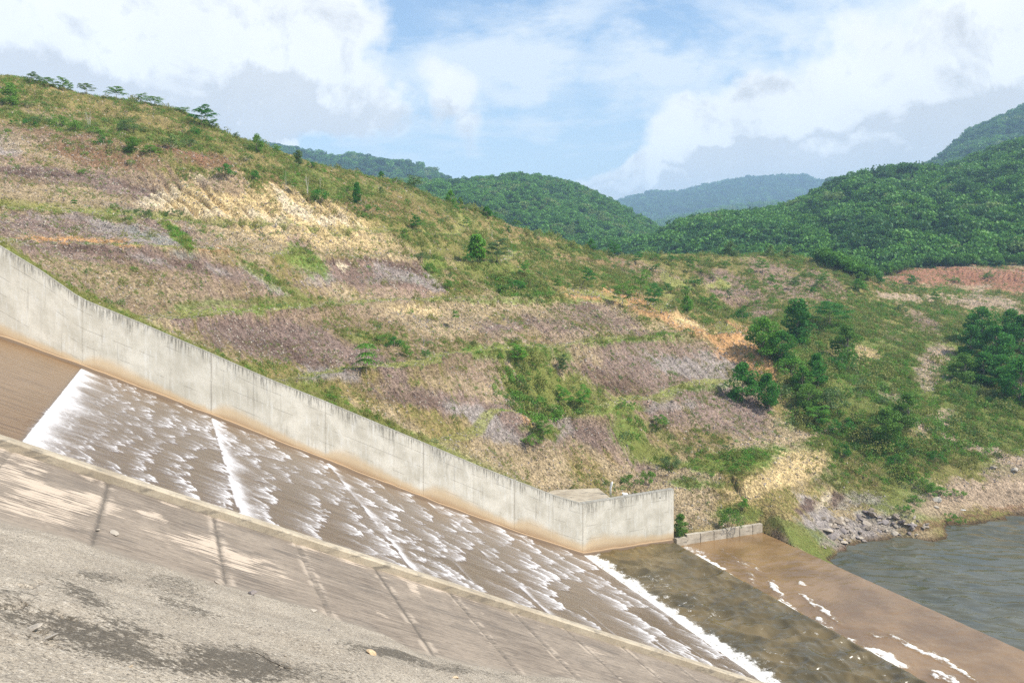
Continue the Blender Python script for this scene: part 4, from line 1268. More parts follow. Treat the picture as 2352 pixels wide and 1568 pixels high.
def m_ground(t, p, out):
    oc = t.new('ShaderNodeTexCoord').outputs['Object']
    c = t.attr('tone')['Color']
    gv = t.attr('cover')['Fac']
    x_, y_, z_ = t.xyz(oc)
    geo = t.new('ShaderNodeNewGeometry')
    # stretched down the fall
    u = t.m('ADD', t.m('MULTIPLY', x_, 0.6), t.m('MULTIPLY', y_, 0.8))
    v = t.m('SUBTRACT', t.m('MULTIPLY', x_, 0.8), t.m('MULTIPLY', y_, 0.6))
    sv = t.comb(u, t.m('MULTIPLY', v, 0.55), t.m('MULTIPLY', z_, 0.55))
    n1 = t.noise(sv, 2.2, 6.0, 0.75)
    n2 = t.noise(oc, 7.0, 4.0, 0.8)
    vo = t.voro(oc, 4.5, 'F1', 0)
    vc = t.voro(oc, 4.5, 'F1', 1)
    vr = t.xyz(vc)[0]
    m1 = t.m('ADD', t.rng(n1, 0.3, 0.7, 0.55, 1.42, False), t.m('ADD', t.m('MULTIPLY', t.m('SUBTRACT', n2, 0.5), 1.7), t.m('MULTIPLY', t.m('SUBTRACT', vr, 0.5), 0.65)))
    m1 = t.m('MAXIMUM', m1, 0.25)
    col = t.vm('MULTIPLY', c, t.comb(m1, m1, m1))
    # pale chips
    ch = t.m('MULTIPLY', t.rng(t.voro(oc, 2.1), 0.16, 0.08), t.m('SUBTRACT', 1.0, gv))
    col = t.mix(t.m('MULTIPLY', ch, 0.6), col, (0.55, 0.47, 0.38))
    # small shadow specks among the stones, painted into the ground colour
    cr = t.rng(t.noise(sv, 3.2, 4.0, 0.8), 0.42, 0.33, 0.0, 0.6)
    col = t.mix(cr, col, (0.06, 0.05, 0.042))
    # thin sward
    gn = t.noise(oc, 3.3, 5.0, 0.8)
    gm = t.rng(t.m('ADD', gn, t.m('MULTIPLY', t.m('SUBTRACT', gv, 0.5), 0.42)), 0.52, 0.62)
    gcol = t.mix(t.noise(oc, 0.8, 3.0), (0.14, 0.17, 0.035), (0.30, 0.28, 0.09))
    col = t.mix(t.m('MULTIPLY', gm, 0.75), col, gcol)
    t.put(p.inputs['Base Color'], col)
    p.inputs['Roughness'].default_value = 0.98
    p.inputs['Specular IOR Level'].default_value = 0.1
    h = t.m('ADD', n1, t.m('ADD', t.m('MULTIPLY', n2, 0.7), t.m('MULTIPLY', vo, 0.5)))
    t.put(p.inputs['Normal'], t.bump(h, 1.0, 0.35))


M_GROUND = mat('hill_earth', m_ground)
fc = grid_faces(*X.shape)[:, ::-1]
Sr, Tr = S.ravel()[fc], T.ravel()[fc]
keep = ((Tr > 0.25) | (Sr > 21.1)).all(1) & ~((Sr > 4).all(1) & (Tr < -70).all(1)) & (Z2.ravel()[fc] > -6).all(1)
hill = link('hillside', mesh_np('hillside', np.stack([X, Y, Z2], -1).reshape(-1, 3), fc[keep], M_GROUND, dict(tone=col.reshape(-1, 3), cover=GV.ravel())))
tag(hill, kind='structure')
TER = dict(B=BEN, X=X, Y=Y, Z=Z2, G=GV, S=S, T=T, aa=aa, dd=dd)


def zat(x, y):
    """height of the hillside mesh at plan positions (bilinear in the polar grid)"""
    x, y = np.atleast_1d(x).astype(float), np.atleast_1d(y).astype(float)
    fa = np.clip((x / y - aa[0]) / (aa[1] - aa[0]), 0, len(aa) - 1.001)
    fd = np.clip(np.interp(y, dd, np.arange(len(dd))), 0, len(dd) - 1.001)
    i, j = fa.astype(int), fd.astype(int)
    u, v = fa - i, fd - j
    z = Z2
    return (z[i, j] * (1 - u) + z[i + 1, j] * u) * (1 - v) + (z[i, j + 1] * (1 - u) + z[i + 1, j + 1] * u) * v


def onray(x, y, dmin=58.5):
    """first place where the line of sight through picture point x,y meets the hillside"""
    a = (x - CX) / F
    d = np.arange(dmin, 420, 0.15)
    h = zat(a * d, d)
    r = HZ - (y - CY) / F * d
    S_, T_ = st(a * d, d)
    ok = ((T_ > 0.4) | (S_ > 21.3)) & (h >= r)
    k = np.argmax(ok)
    if not ok.any():
        m_ = ((T_ > 0.4) | (S_ > 21.3))
        k = np.argmax(np.where(m_, (h - HZ) / d, -9))
    return a * d[k], d[k], h[k]


# ------------------------------------------------------------------ forested hills beyond
def ridge_hill(name, ridge, base, spur=0.12, seed=0, n=(260, 150), lowz=18.0, prof_e=1.0):
    """ridge: (picture x, picture y, distance) along the crest; base: distance of the foot at the same x"""
    r_ = np.array(ridge, float)
    xs = np.linspace(r_[0, 0], r_[-1, 0], n[0])
    ry = np.interp(xs, r_[:, 0], r_[:, 1])
    rd = np.interp(xs, r_[:, 0], r_[:, 2])
    bs = np.interp(xs, [b[0] for b in base], [b[1] for b in base])
    bz = np.interp(xs, [b[0] for b in base], [b[2] for b in base])
    U = np.linspace(0, 1.5, n[1])
    Xg, Ug = np.meshgrid(xs, U, indexing='ij')
    Dg = bs[:, None] + (rd - bs)[:, None] * Ug
    zr = HZ - (ry - CY) / F * rd
    pr = np.where(Ug < 1, np.sin(np.clip(Ug, 0, 1) * math.pi / 2) ** prof_e, 1 - (Ug - 1) ** 1.5 * 1.6)
    Zg = bz[:, None] + (zr - bz)[:, None] * pr
    Wx = (Xg - CX) / F * Dg
    sc_ = 1 / (0.12 * rd.mean())
    hh = (zr - bz)[:, None]
    win = np.sin(np.clip(Ug, 0, 1) * math.pi) ** 1.0
    rg = 1 - np.abs(fbm(Wx * sc_, Dg * sc_ * 0.5, seed, 3) - 0.5) * 4
    Zg = Zg + hh * spur * win * rg + hh * 0.05 * (fbm(Wx * sc_ * 4, Dg * sc_ * 4, seed + 5, 3) - 0.5) * np.minimum(1, Ug * 4)
    return Wx, Dg, Zg, Ug


def m_floor(t, p, out):
    oc = t.new('ShaderNodeTexCoord').outputs['Object']
    n = t.noise(oc, 0.05, 8.0, 0.7)
    t.put(p.inputs['Base Color'], t.mix(t.rng(n, 0.35, 0.65), (0.020, 0.05, 0.016), (0.05, 0.10, 0.025)))
    p.inputs['Roughness'].default_value = 1.0
    p.inputs['Specular IOR Level'].default_value = 0.0


M_FLOOR = mat('forest_floor', m_floor)
HILLS = {}


def add_hill(key, ridge, base, **k):
    Wx, Dg, Zg, Ug = ridge_hill(key, ridge, base, **k)
    o = link('hills', mesh_np('hills', np.stack([Wx, Dg, Zg], -1).reshape(-1, 3), grid_faces(*Wx.shape)[:, ::-1], M_FLOOR))
    tag(o, kind='structure')
    HILLS[key] = (Wx, Dg, Zg, Ug)


add_hill('right', [(1380, 585, 430), (1500, 571, 430), (1560, 539, 450), (1640, 519, 470), (1800, 501, 500), (1860, 479, 520), (1950, 444, 560), (2050, 427, 590), (2120, 427, 600), (2200, 415, 600), (2280, 391, 600), (2352, 367, 600), (2800, 289, 600)],
         [(1380, 400, 26), (1600, 330, 24), (1800, 300, 22), (1950, 272, 20), (2100, 262, 22), (2352, 262, 24), (2800, 262, 24)], spur=0.10, seed=3)
add_hill('centre', [(700, 480, 780), (900, 450, 800), (1050, 450, 820), (1120, 442, 830), (1200, 438, 840), (1300, 452, 840), (1360, 470, 830), (1410, 492, 800), (1470, 522, 760), (1530, 552, 720), (1640, 582, 700)],
         [(700, 420, 30), (1100, 430, 30), (1300, 430, 26), (1640, 480, 26)], spur=0.14, seed=9)
add_hill('left', [(300, 340, 1500), (640, 362, 1500), (700, 370, 1500), (770, 386, 1500), (850, 388, 1480), (930, 394, 1450), (990, 412, 1400), (1040, 438, 1350), (1120, 480, 1300), (1300, 530, 1250)],
         [(300, 900, 40), (1300, 900, 40)], spur=0.10, seed=14)
add_hill('high', [(1900, 444, 1250), (2080, 422, 1300), (2140, 410, 1350), (2175, 390, 1380), (2230, 347, 1400), (2290, 314, 1400), (2352, 291, 1400), (2800, 164, 1400)],
         [(1900, 720, 60), (2800, 720, 60)], spur=0.10, seed=21)
add_hill('blue', [(1200, 526, 3300), (1380, 490, 3300), (1440, 472, 3300), (1500, 458, 3300), (1560, 462, 3300), (1640, 442, 3300), (1720, 432, 3300), (1790, 426, 3300), (1850, 429, 3300), (1900, 442, 3300), (2100, 436, 3300), (2300, 476, 3300)],
         [(1200, 2100, 80), (2300, 2100, 80)], spur=0.10, seed=30)
add_hill('pale', [(1300, 545, 2000), (1480, 528, 2000), (1560, 512, 2000), (1680, 490, 2000), (1780, 482, 2000), (1900, 500, 2000)],
         [(1300, 1200, 36), (1900, 1200, 36)], spur=0.05, seed=34)
# ------------------------------------------------------------------ plants
def m_leaf(t, p, out, a=(0.04, 0.10, 0.02), b=(0.09, 0.19, 0.035), tr=0.30, ns=1.5):
    oi = t.new('ShaderNodeObjectInfo').outputs
    oc = t.new('ShaderNodeTexCoord').outputs['Object']
    n = t.noise(t.vm('ADD', oc, t.comb(oi['Random'], oi['Random'], 0.0)), ns * 4, 3.0, 0.8)
    f = t.m('ADD', t.m('MULTIPLY', t.rng(n, 0.35, 0.65), 0.6), t.m('MULTIPLY', oi['Random'], 0.4))
    col = t.mix(f, a, b)
    t.put(p.inputs['Base Color'], col)
    p.inputs['Roughness'].default_value = 0.55
    p.inputs['Specular IOR Level'].default_value = 0.3
    tb = t.new('ShaderNodeBsdfTranslucent')
    t.put(tb.inputs[0], t.mix(0.5, col, (0.16, 0.26, 0.03)))
    mx = t.new('ShaderNodeMixShader')
    mx.inputs[0].default_value = tr
    t.l.new(p.outputs[0], mx.inputs[1])
    t.l.new(tb.outputs[0], mx.inputs[2])
    t.l.new(mx.outputs[0], out.inputs[0])


LM = dict(dark=mat('leaf_dark', m_leaf, a=(0.020, 0.130, 0.013), b=(0.070, 0.290, 0.030)),
          mid=mat('leaf_mid', m_leaf, a=(0.075, 0.195, 0.024), b=(0.205, 0.375, 0.055)),
          bright=mat('leaf_bright', m_leaf, a=(0.060, 0.230, 0.020), b=(0.20, 0.43, 0.045)),
          pale=mat('leaf_pale', m_leaf, a=(0.12, 0.22, 0.05), b=(0.34, 0.42, 0.13)),
          grey=mat('leaf_grey', m_leaf, a=(0.085, 0.155, 0.050), b=(0.18, 0.27, 0.09)),
          olive=mat('leaf_olive', m_leaf, a=(0.17, 0.19, 0.040), b=(0.35, 0.34, 0.10)),
          straw=mat('straw', m_leaf, a=(0.26, 0.21, 0.09), b=(0.48, 0.41, 0.19), tr=0.15),
          f1=mat('forest_leaf_one', m_leaf, a=(0.020, 0.088, 0.015), b=(0.058, 0.195, 0.032), ns=0.4),
          f2=mat('forest_leaf_two', m_leaf, a=(0.060, 0.190, 0.024), b=(0.165, 0.380, 0.052), ns=0.4),
          f3=mat('forest_leaf_three', m_leaf, a=(0.11, 0.19, 0.05), b=(0.26, 0.36, 0.09), ns=0.4))
M_BARK = mat('bark', lambda t, p, out: t.put(p.inputs['Base Color'], t.mix(t.noise(t.new('ShaderNodeTexCoord').outputs['Object'], 8.0), (0.16, 0.12, 0.085), (0.34, 0.29, 0.23))))
M_PALEBARK = mat('pale_bark', lambda t, p, out: t.put(p.inputs['Base Color'], t.mix(t.noise(t.new('ShaderNodeTexCoord').outputs['Object'], 8.0), (0.38, 0.34, 0.27), (0.60, 0.56, 0.47))))


class Leaves:
    def __init__(s, seed):
        s.r = np.random.RandomState(seed)
        s.c, s.f = [], []
        s.n = 0

    def add(s, cen, size, up=0.35, asp=0.55, dirs=None):
        """one leaf blade (a folded rhombus) at each centre"""
        cen = np.asarray(cen, float)
        n = len(cen)
        if dirs is None:
            d = s.r.normal(size=(n, 3))
            d[:, 2] -= up
        else:
            d = np.asarray(dirs, float) + s.r.normal(size=(n, 3)) * 0.15
        d /= np.linalg.norm(d, axis=1)[:, None]
        q = s.r.normal(size=(n, 3))
        w = np.cross(d, q)
        w /= np.linalg.norm(w, axis=1)[:, None] + 1e-9
        sz = (size * s.r.uniform(0.7, 1.3, n))[:, None]
        nn = np.cross(d, w)
        a = cen - d * sz * 0.5
        b = cen + w * sz * asp * 0.5 + nn * sz * 0.10
        c = cen + d * sz * 0.5
        e = cen - w * sz * asp * 0.5 + nn * sz * 0.10
        s.c.append(np.stack([a, b, c, e], 1).reshape(-1, 3))
        s.f.append(np.arange(n * 4).reshape(n, 4) + s.n)
        s.n += n * 4

    def mesh(s, name, material):
        return mesh_np(name, np.concatenate(s.c), np.concatenate(s.f), material, smooth=False)


class Wood:
    def __init__(s):
        s.c, s.f = [], []

    def limb(s, pts, r0, r1, n=5):
        m = len(pts)
        base = len(s.c)
        for i, p_ in enumerate(pts):
            p_ = Vector(p_)
            d = (Vector(pts[min(i + 1, m - 1)]) - Vector(pts[max(i - 1, 0)]))
            if d.length < 1e-6:
                d = Vector((0, 0, 1))
            d.normalize()
            u = d.orthogonal().normalized()
            v = d.cross(u)
            rr_ = r0 + (r1 - r0) * i / (m - 1)
            for k in range(n):
                a_ = 2 * math.pi * k / n
                s.c.append(tuple(p_ + (u * math.cos(a_) + v * math.sin(a_)) * rr_))
        for i in range(m - 1):
            for k in range(n):
                s.f.append((base + i * n + k, base + i * n + (k + 1) % n, base + (i + 1) * n + (k + 1) % n, base + (i + 1) * n + k))

    def mesh(s, name, material):
        return mesh_np(name, np.array(s.c), np.array(s.f), material)


def bez(a, b, sag, n=5, r=None, w=0.0):
    a, b = Vector(a), Vector(b)
    o = []
    for i in range(n):
        u = i / (n - 1)
        p_ = a.lerp(b, u)
        p_.z += sag * 4 * u * (1 - u)
        if r and 0 < i < n - 1:
            p_ += Vector((r.uniform(-w, w), r.uniform(-w, w), 0))
        o.append(tuple(p_))
    return o


def g_broad(seed, slim=1.0, leaf=0.044, ncl=24, per=190, low=0.12):
    r = random.Random(seed)
    wd, lf = Wood(), Leaves(seed)
    top = (r.uniform(-.05, .05), r.uniform(-.05, .05), 0.72)
    trunk = bez((0, 0, -0.04), top, 0, 6, r, 0.015)
    wd.limb(trunk, 0.022, 0.008)
    for i in range(ncl):
        h = low + (0.95 - low) * (i + r.random()) / ncl
        rr_ = (0.36 * math.sin(math.pi * min(1, max(0.12, (h - low + 0.15) / (1.08 - low)))) ** 0.7) * slim
        a_ = r.uniform(0, 6.28)
        q = rr_ * r.uniform(0.35, 1.0)
        c = Vector((q * math.cos(a_), q * math.sin(a_), h))
        k = min(5, max(1, int(h / 0.72 * 4)))
        wd.limb(bez(trunk[k], tuple(c), 0.02, 4), 0.009, 0.003, 4)
        cr_ = r.uniform(0.10, 0.18) * (0.8 + 0.2 * slim)
        v = lf.r.normal(size=(per, 3))
        v /= np.linalg.norm(v, axis=1)[:, None]
        v[:, 2] = v[:, 2] * 0.62 + 0.08
        rad = cr_ * lf.r.uniform(0.45, 1.08, per) ** 0.5
        lf.add(np.array(c) + v * rad[:, None], leaf)
    return wd, lf


def fronds(lf, p, n, length, r, leafl, pairs=7, droop=0.5, rise=0.5):
    for k in range(n):
        a_ = 2 * math.pi * (k + r.random() * 0.8) / n
        L = length * r.uniform(0.7, 1.2)
        pts, dr_ = [], []
        for i in range(1, pairs + 1):
            u = i / pairs
            x = p[0] + math.cos(a_) * L * u
            y = p[1] + math.sin(a_) * L * u
            z = p[2] + L * (rise * u - (rise + droop) * u * u)
            for sd_ in (-1, 1):
                lx, ly = -math.sin(a_) * sd_, math.cos(a_) * sd_
                pts.append((x + lx * leafl * 0.45, y + ly * leafl * 0.45, z - 0.1 * leafl))
                dr_.append((lx + math.cos(a_) * 0.4, ly + math.sin(a_) * 0.4, -0.55))
        lf.add(pts, leafl, asp=0.45, dirs=dr_)


def g_feather(seed, nb=11, spread=0.42, low=0.35, flat=0.7, pale=False):
    """open, layered crown of pinnate sprays"""
    r = random.Random(seed)
    wd, lf = Wood(), Leaves(seed)
    lean = (r.uniform(-.12, .12), r.uniform(-.12, .12))
    trunk = bez((0, 0, -0.04), (lean[0], lean[1], 0.85), 0, 6, r, 0.02)
    wd.limb(trunk, 0.014, 0.005)
    for i in range(nb):
        h = low + (0.85 - low) * i / (nb - 1)
        k = min(5, max(1, int(h / 0.85 * 5)))
        a_ = i * 2.4 + r.uniform(-.5, .5)
        L = spread * (1.05 - 0.45 * (h - low) / (0.9 - low)) * r.uniform(0.6, 1.1)
        b = Vector(trunk[k]) + Vector((math.cos(a_) * L, math.sin(a_) * L, 0.13 * flat + r.uniform(0, .07)))
        wd.limb(bez(trunk[k], tuple(b), 0.03, 4), 0.006, 0.002, 4)
        for u in (0.55, 0.8, 1.0):
            q = Vector(trunk[k]).lerp(b, u)
            fronds(lf, (q.x, q.y, q.z + 0.02), 5 if u < 1 else 7, 0.15, r, 0.052, 6, 0.45, 0.25)
    fronds(lf, (lean[0], lean[1], 0.88), 9, 0.19, r, 0.055, 7, 0.3, 0.7)
    return wd, lf


def g_sapling(seed, tiers=(0.42, 0.62, 0.9), L=0.30):
    r = random.Random(seed)
    wd, lf = Wood(), Leaves(seed)
    wd.limb(bez((0, 0, -0.04), (0.02, 0, 0.92), 0, 6, r, 0.008), 0.016, 0.008)
    for h in tiers:
        n = 10 if h > 0.8 else 7
        for k in range(n):
            a_ = 2 * math.pi * (k + r.random() * 0.7) / n
            tip = (math.cos(a_) * L * 0.9, math.sin(a_) * L * 0.9, h - 0.02)
            wd.limb(bez((0, 0, h), tip, 0.05, 4), 0.005, 0.002, 4)
        fronds(lf, (0, 0, h + 0.02), n, L, r, 0.082, 8, 0.42, 0.45)
        fronds(lf, (0, 0, h + 0.03), n, L * 0.8, r, 0.075, 6, 0.30, 0.55)
    return wd, lf


def g_shrub(seed, wide=0.6, per=100, ncl=13, leaf=0.07):
    r = random.Random(seed)
    wd, lf = Wood(), Leaves(seed)
    for i in range(ncl):
        a_ = r.uniform(0, 6.28)
        q = wide * math.sqrt(r.random())
        h = (0.25 + 0.6 * r.random()) * (1 - 0.45 * (q / wide) ** 2)
        c = (q * math.cos(a_), q * math.sin(a_), h)
        wd.limb(bez((c[0] * 0.2, c[1] * 0.2, -0.08), c, 0.05, 4), 0.014, 0.005, 4)
        v = lf.r.normal(size=(per, 3))
        v /= np.linalg.norm(v, axis=1)[:, None]
        v[:, 2] *= 0.75
        rad = r.uniform(0.14, 0.24) * lf.r.uniform(0.3, 1.1, per) ** 0.5
        pts = np.array(c) + v * rad[:, None]
        pts[:, 2] = np.maximum(pts[:, 2], 0.02)
        lf.add(pts, leaf)
    return wd, lf


def g_tall(seed):
    r = random.Random(seed)
    wd, lf = Wood(), Leaves(seed)
    wd.limb(bez((0, 0, -0.04), (0.02, 0.0, 0.94), 0, 7, r, 0.01), 0.017, 0.005)
    for i in range(20):
        h = 0.22 + 0.74 * i / 19
        rr_ = 0.27 * (1 - ((h - 0.5) / 0.58) ** 2) ** 0.6 if abs(h - 0.5) < 0.57 else 0.03
        for k in range(4):
            a_ = i * 1.9 + k * 1.57 + r.uniform(-.3, .3)
            q = rr_ * r.uniform(0.5, 1.1)
            c = (q * math.cos(a_), q * math.sin(a_), h + 0.02)
            if k < 2:
                wd.limb(bez((0, 0, h - 0.05), c, 0.01, 3), 0.005, 0.002, 4)
            fronds(lf, c, 7, 0.07, r, 0.085, 3, 0.9, 0.15)
    return wd, lf


def g_bare(seed):
    r = random.Random(seed)
    wd = Wood()
    for i in range(4):
        a_ = r.uniform(0, 6.28)
        L = r.uniform(0.08, 0.3)
        e = (math.cos(a_) * L, math.sin(a_) * L, r.uniform(0.6, 1.0))
        m_ = bez((0, 0, -0.05), e, 0, 5, r, 0.02)
        wd.limb(m_, 0.014, 0.003, 4)
        for k in (2, 3):
            b = Vector(m_[k]) + Vector((r.uniform(-.14, .14), r.uniform(-.14, .14), r.uniform(.08, .2)))
            wd.limb(bez(m_[k], tuple(b), 0, 3), 0.005, 0.002, 3)
    return wd, None


GEN = dict(broad=lambda s: g_broad(s), slim=lambda s: g_broad(s, 0.66, 0.044, 24, 180, 0.08), feather=lambda s: g_feather(s), flat=lambda s: g_feather(s, 13, 0.60, 0.45, 0.5),
           sapling=lambda s: g_sapling(s), thin=lambda s: g_sapling(s, (0.72, 0.92), 0.2), shrub=lambda s: g_shrub(s), low=lambda s: g_shrub(s, 1.5, 70, 22, 0.09), tall=g_tall, bare=g_bare)
KINDNAME = dict(broad='broadleaf_tree', slim='slender_tree', feather='feathery_tree', flat='flat_crowned_tree', sapling='sapling', thin='young_sapling', shrub='shrub', low='spreading_shrub', tall='upright_tree', bare='bare_stems')
CATN = dict(broad='tree', slim='tree', feather='tree', flat='tree', sapling='sapling', thin='sapling', shrub='shrub', low='shrub', tall='tree', bare='dead shrub')
_cache = {}


def proto(kind, var, lm):
    k0 = (kind, var)
    if k0 not in _cache:
        wd, lf = GEN[kind](1000 + 37 * var + 7 * list(GEN).index(kind))
        _cache[k0] = (wd, lf)
    wd, lf = _cache[k0]
    k1 = (kind, var, lm)
    if k1 not in _cache:
        tm = wd.mesh('trunk', M_PALEBARK if kind == 'bare' or lm == 'pale' else M_BARK)
        cm = lf.mesh('crown', LM[lm]) if lf else None
        _cache[k1] = (tm, cm)
    return _cache[k1]


prng = random.Random(5)
HAZE = 0.00028


def plant(x, y, h, kind, lm, label, w=1.0, group=None, var=None, sink=0.0):
    X_, Y_, Z_ = onray(x, y)
    hw = h / F * Y_
    tm, cm = proto(kind, var if var is not None else prng.randrange(3), lm)
    r = prng.uniform(0, 6.28)
    e = empty(KINDNAME[kind], (X_, Y_, Z_ - 0.03 * hw))
    e.rotation_euler = (0, 0, r)
    e.scale = (hw * w, hw * w, hw)
    tag(e, label, CATN[kind], group)
    if cm is None:
        link('branches', tm, parent=e)
    else:
        link('trunk' if kind not in ('shrub', 'low') else 'stems', tm, parent=e)
        link('crown' if kind not in ('shrub', 'low') else 'foliage', cm, parent=e)
    return e


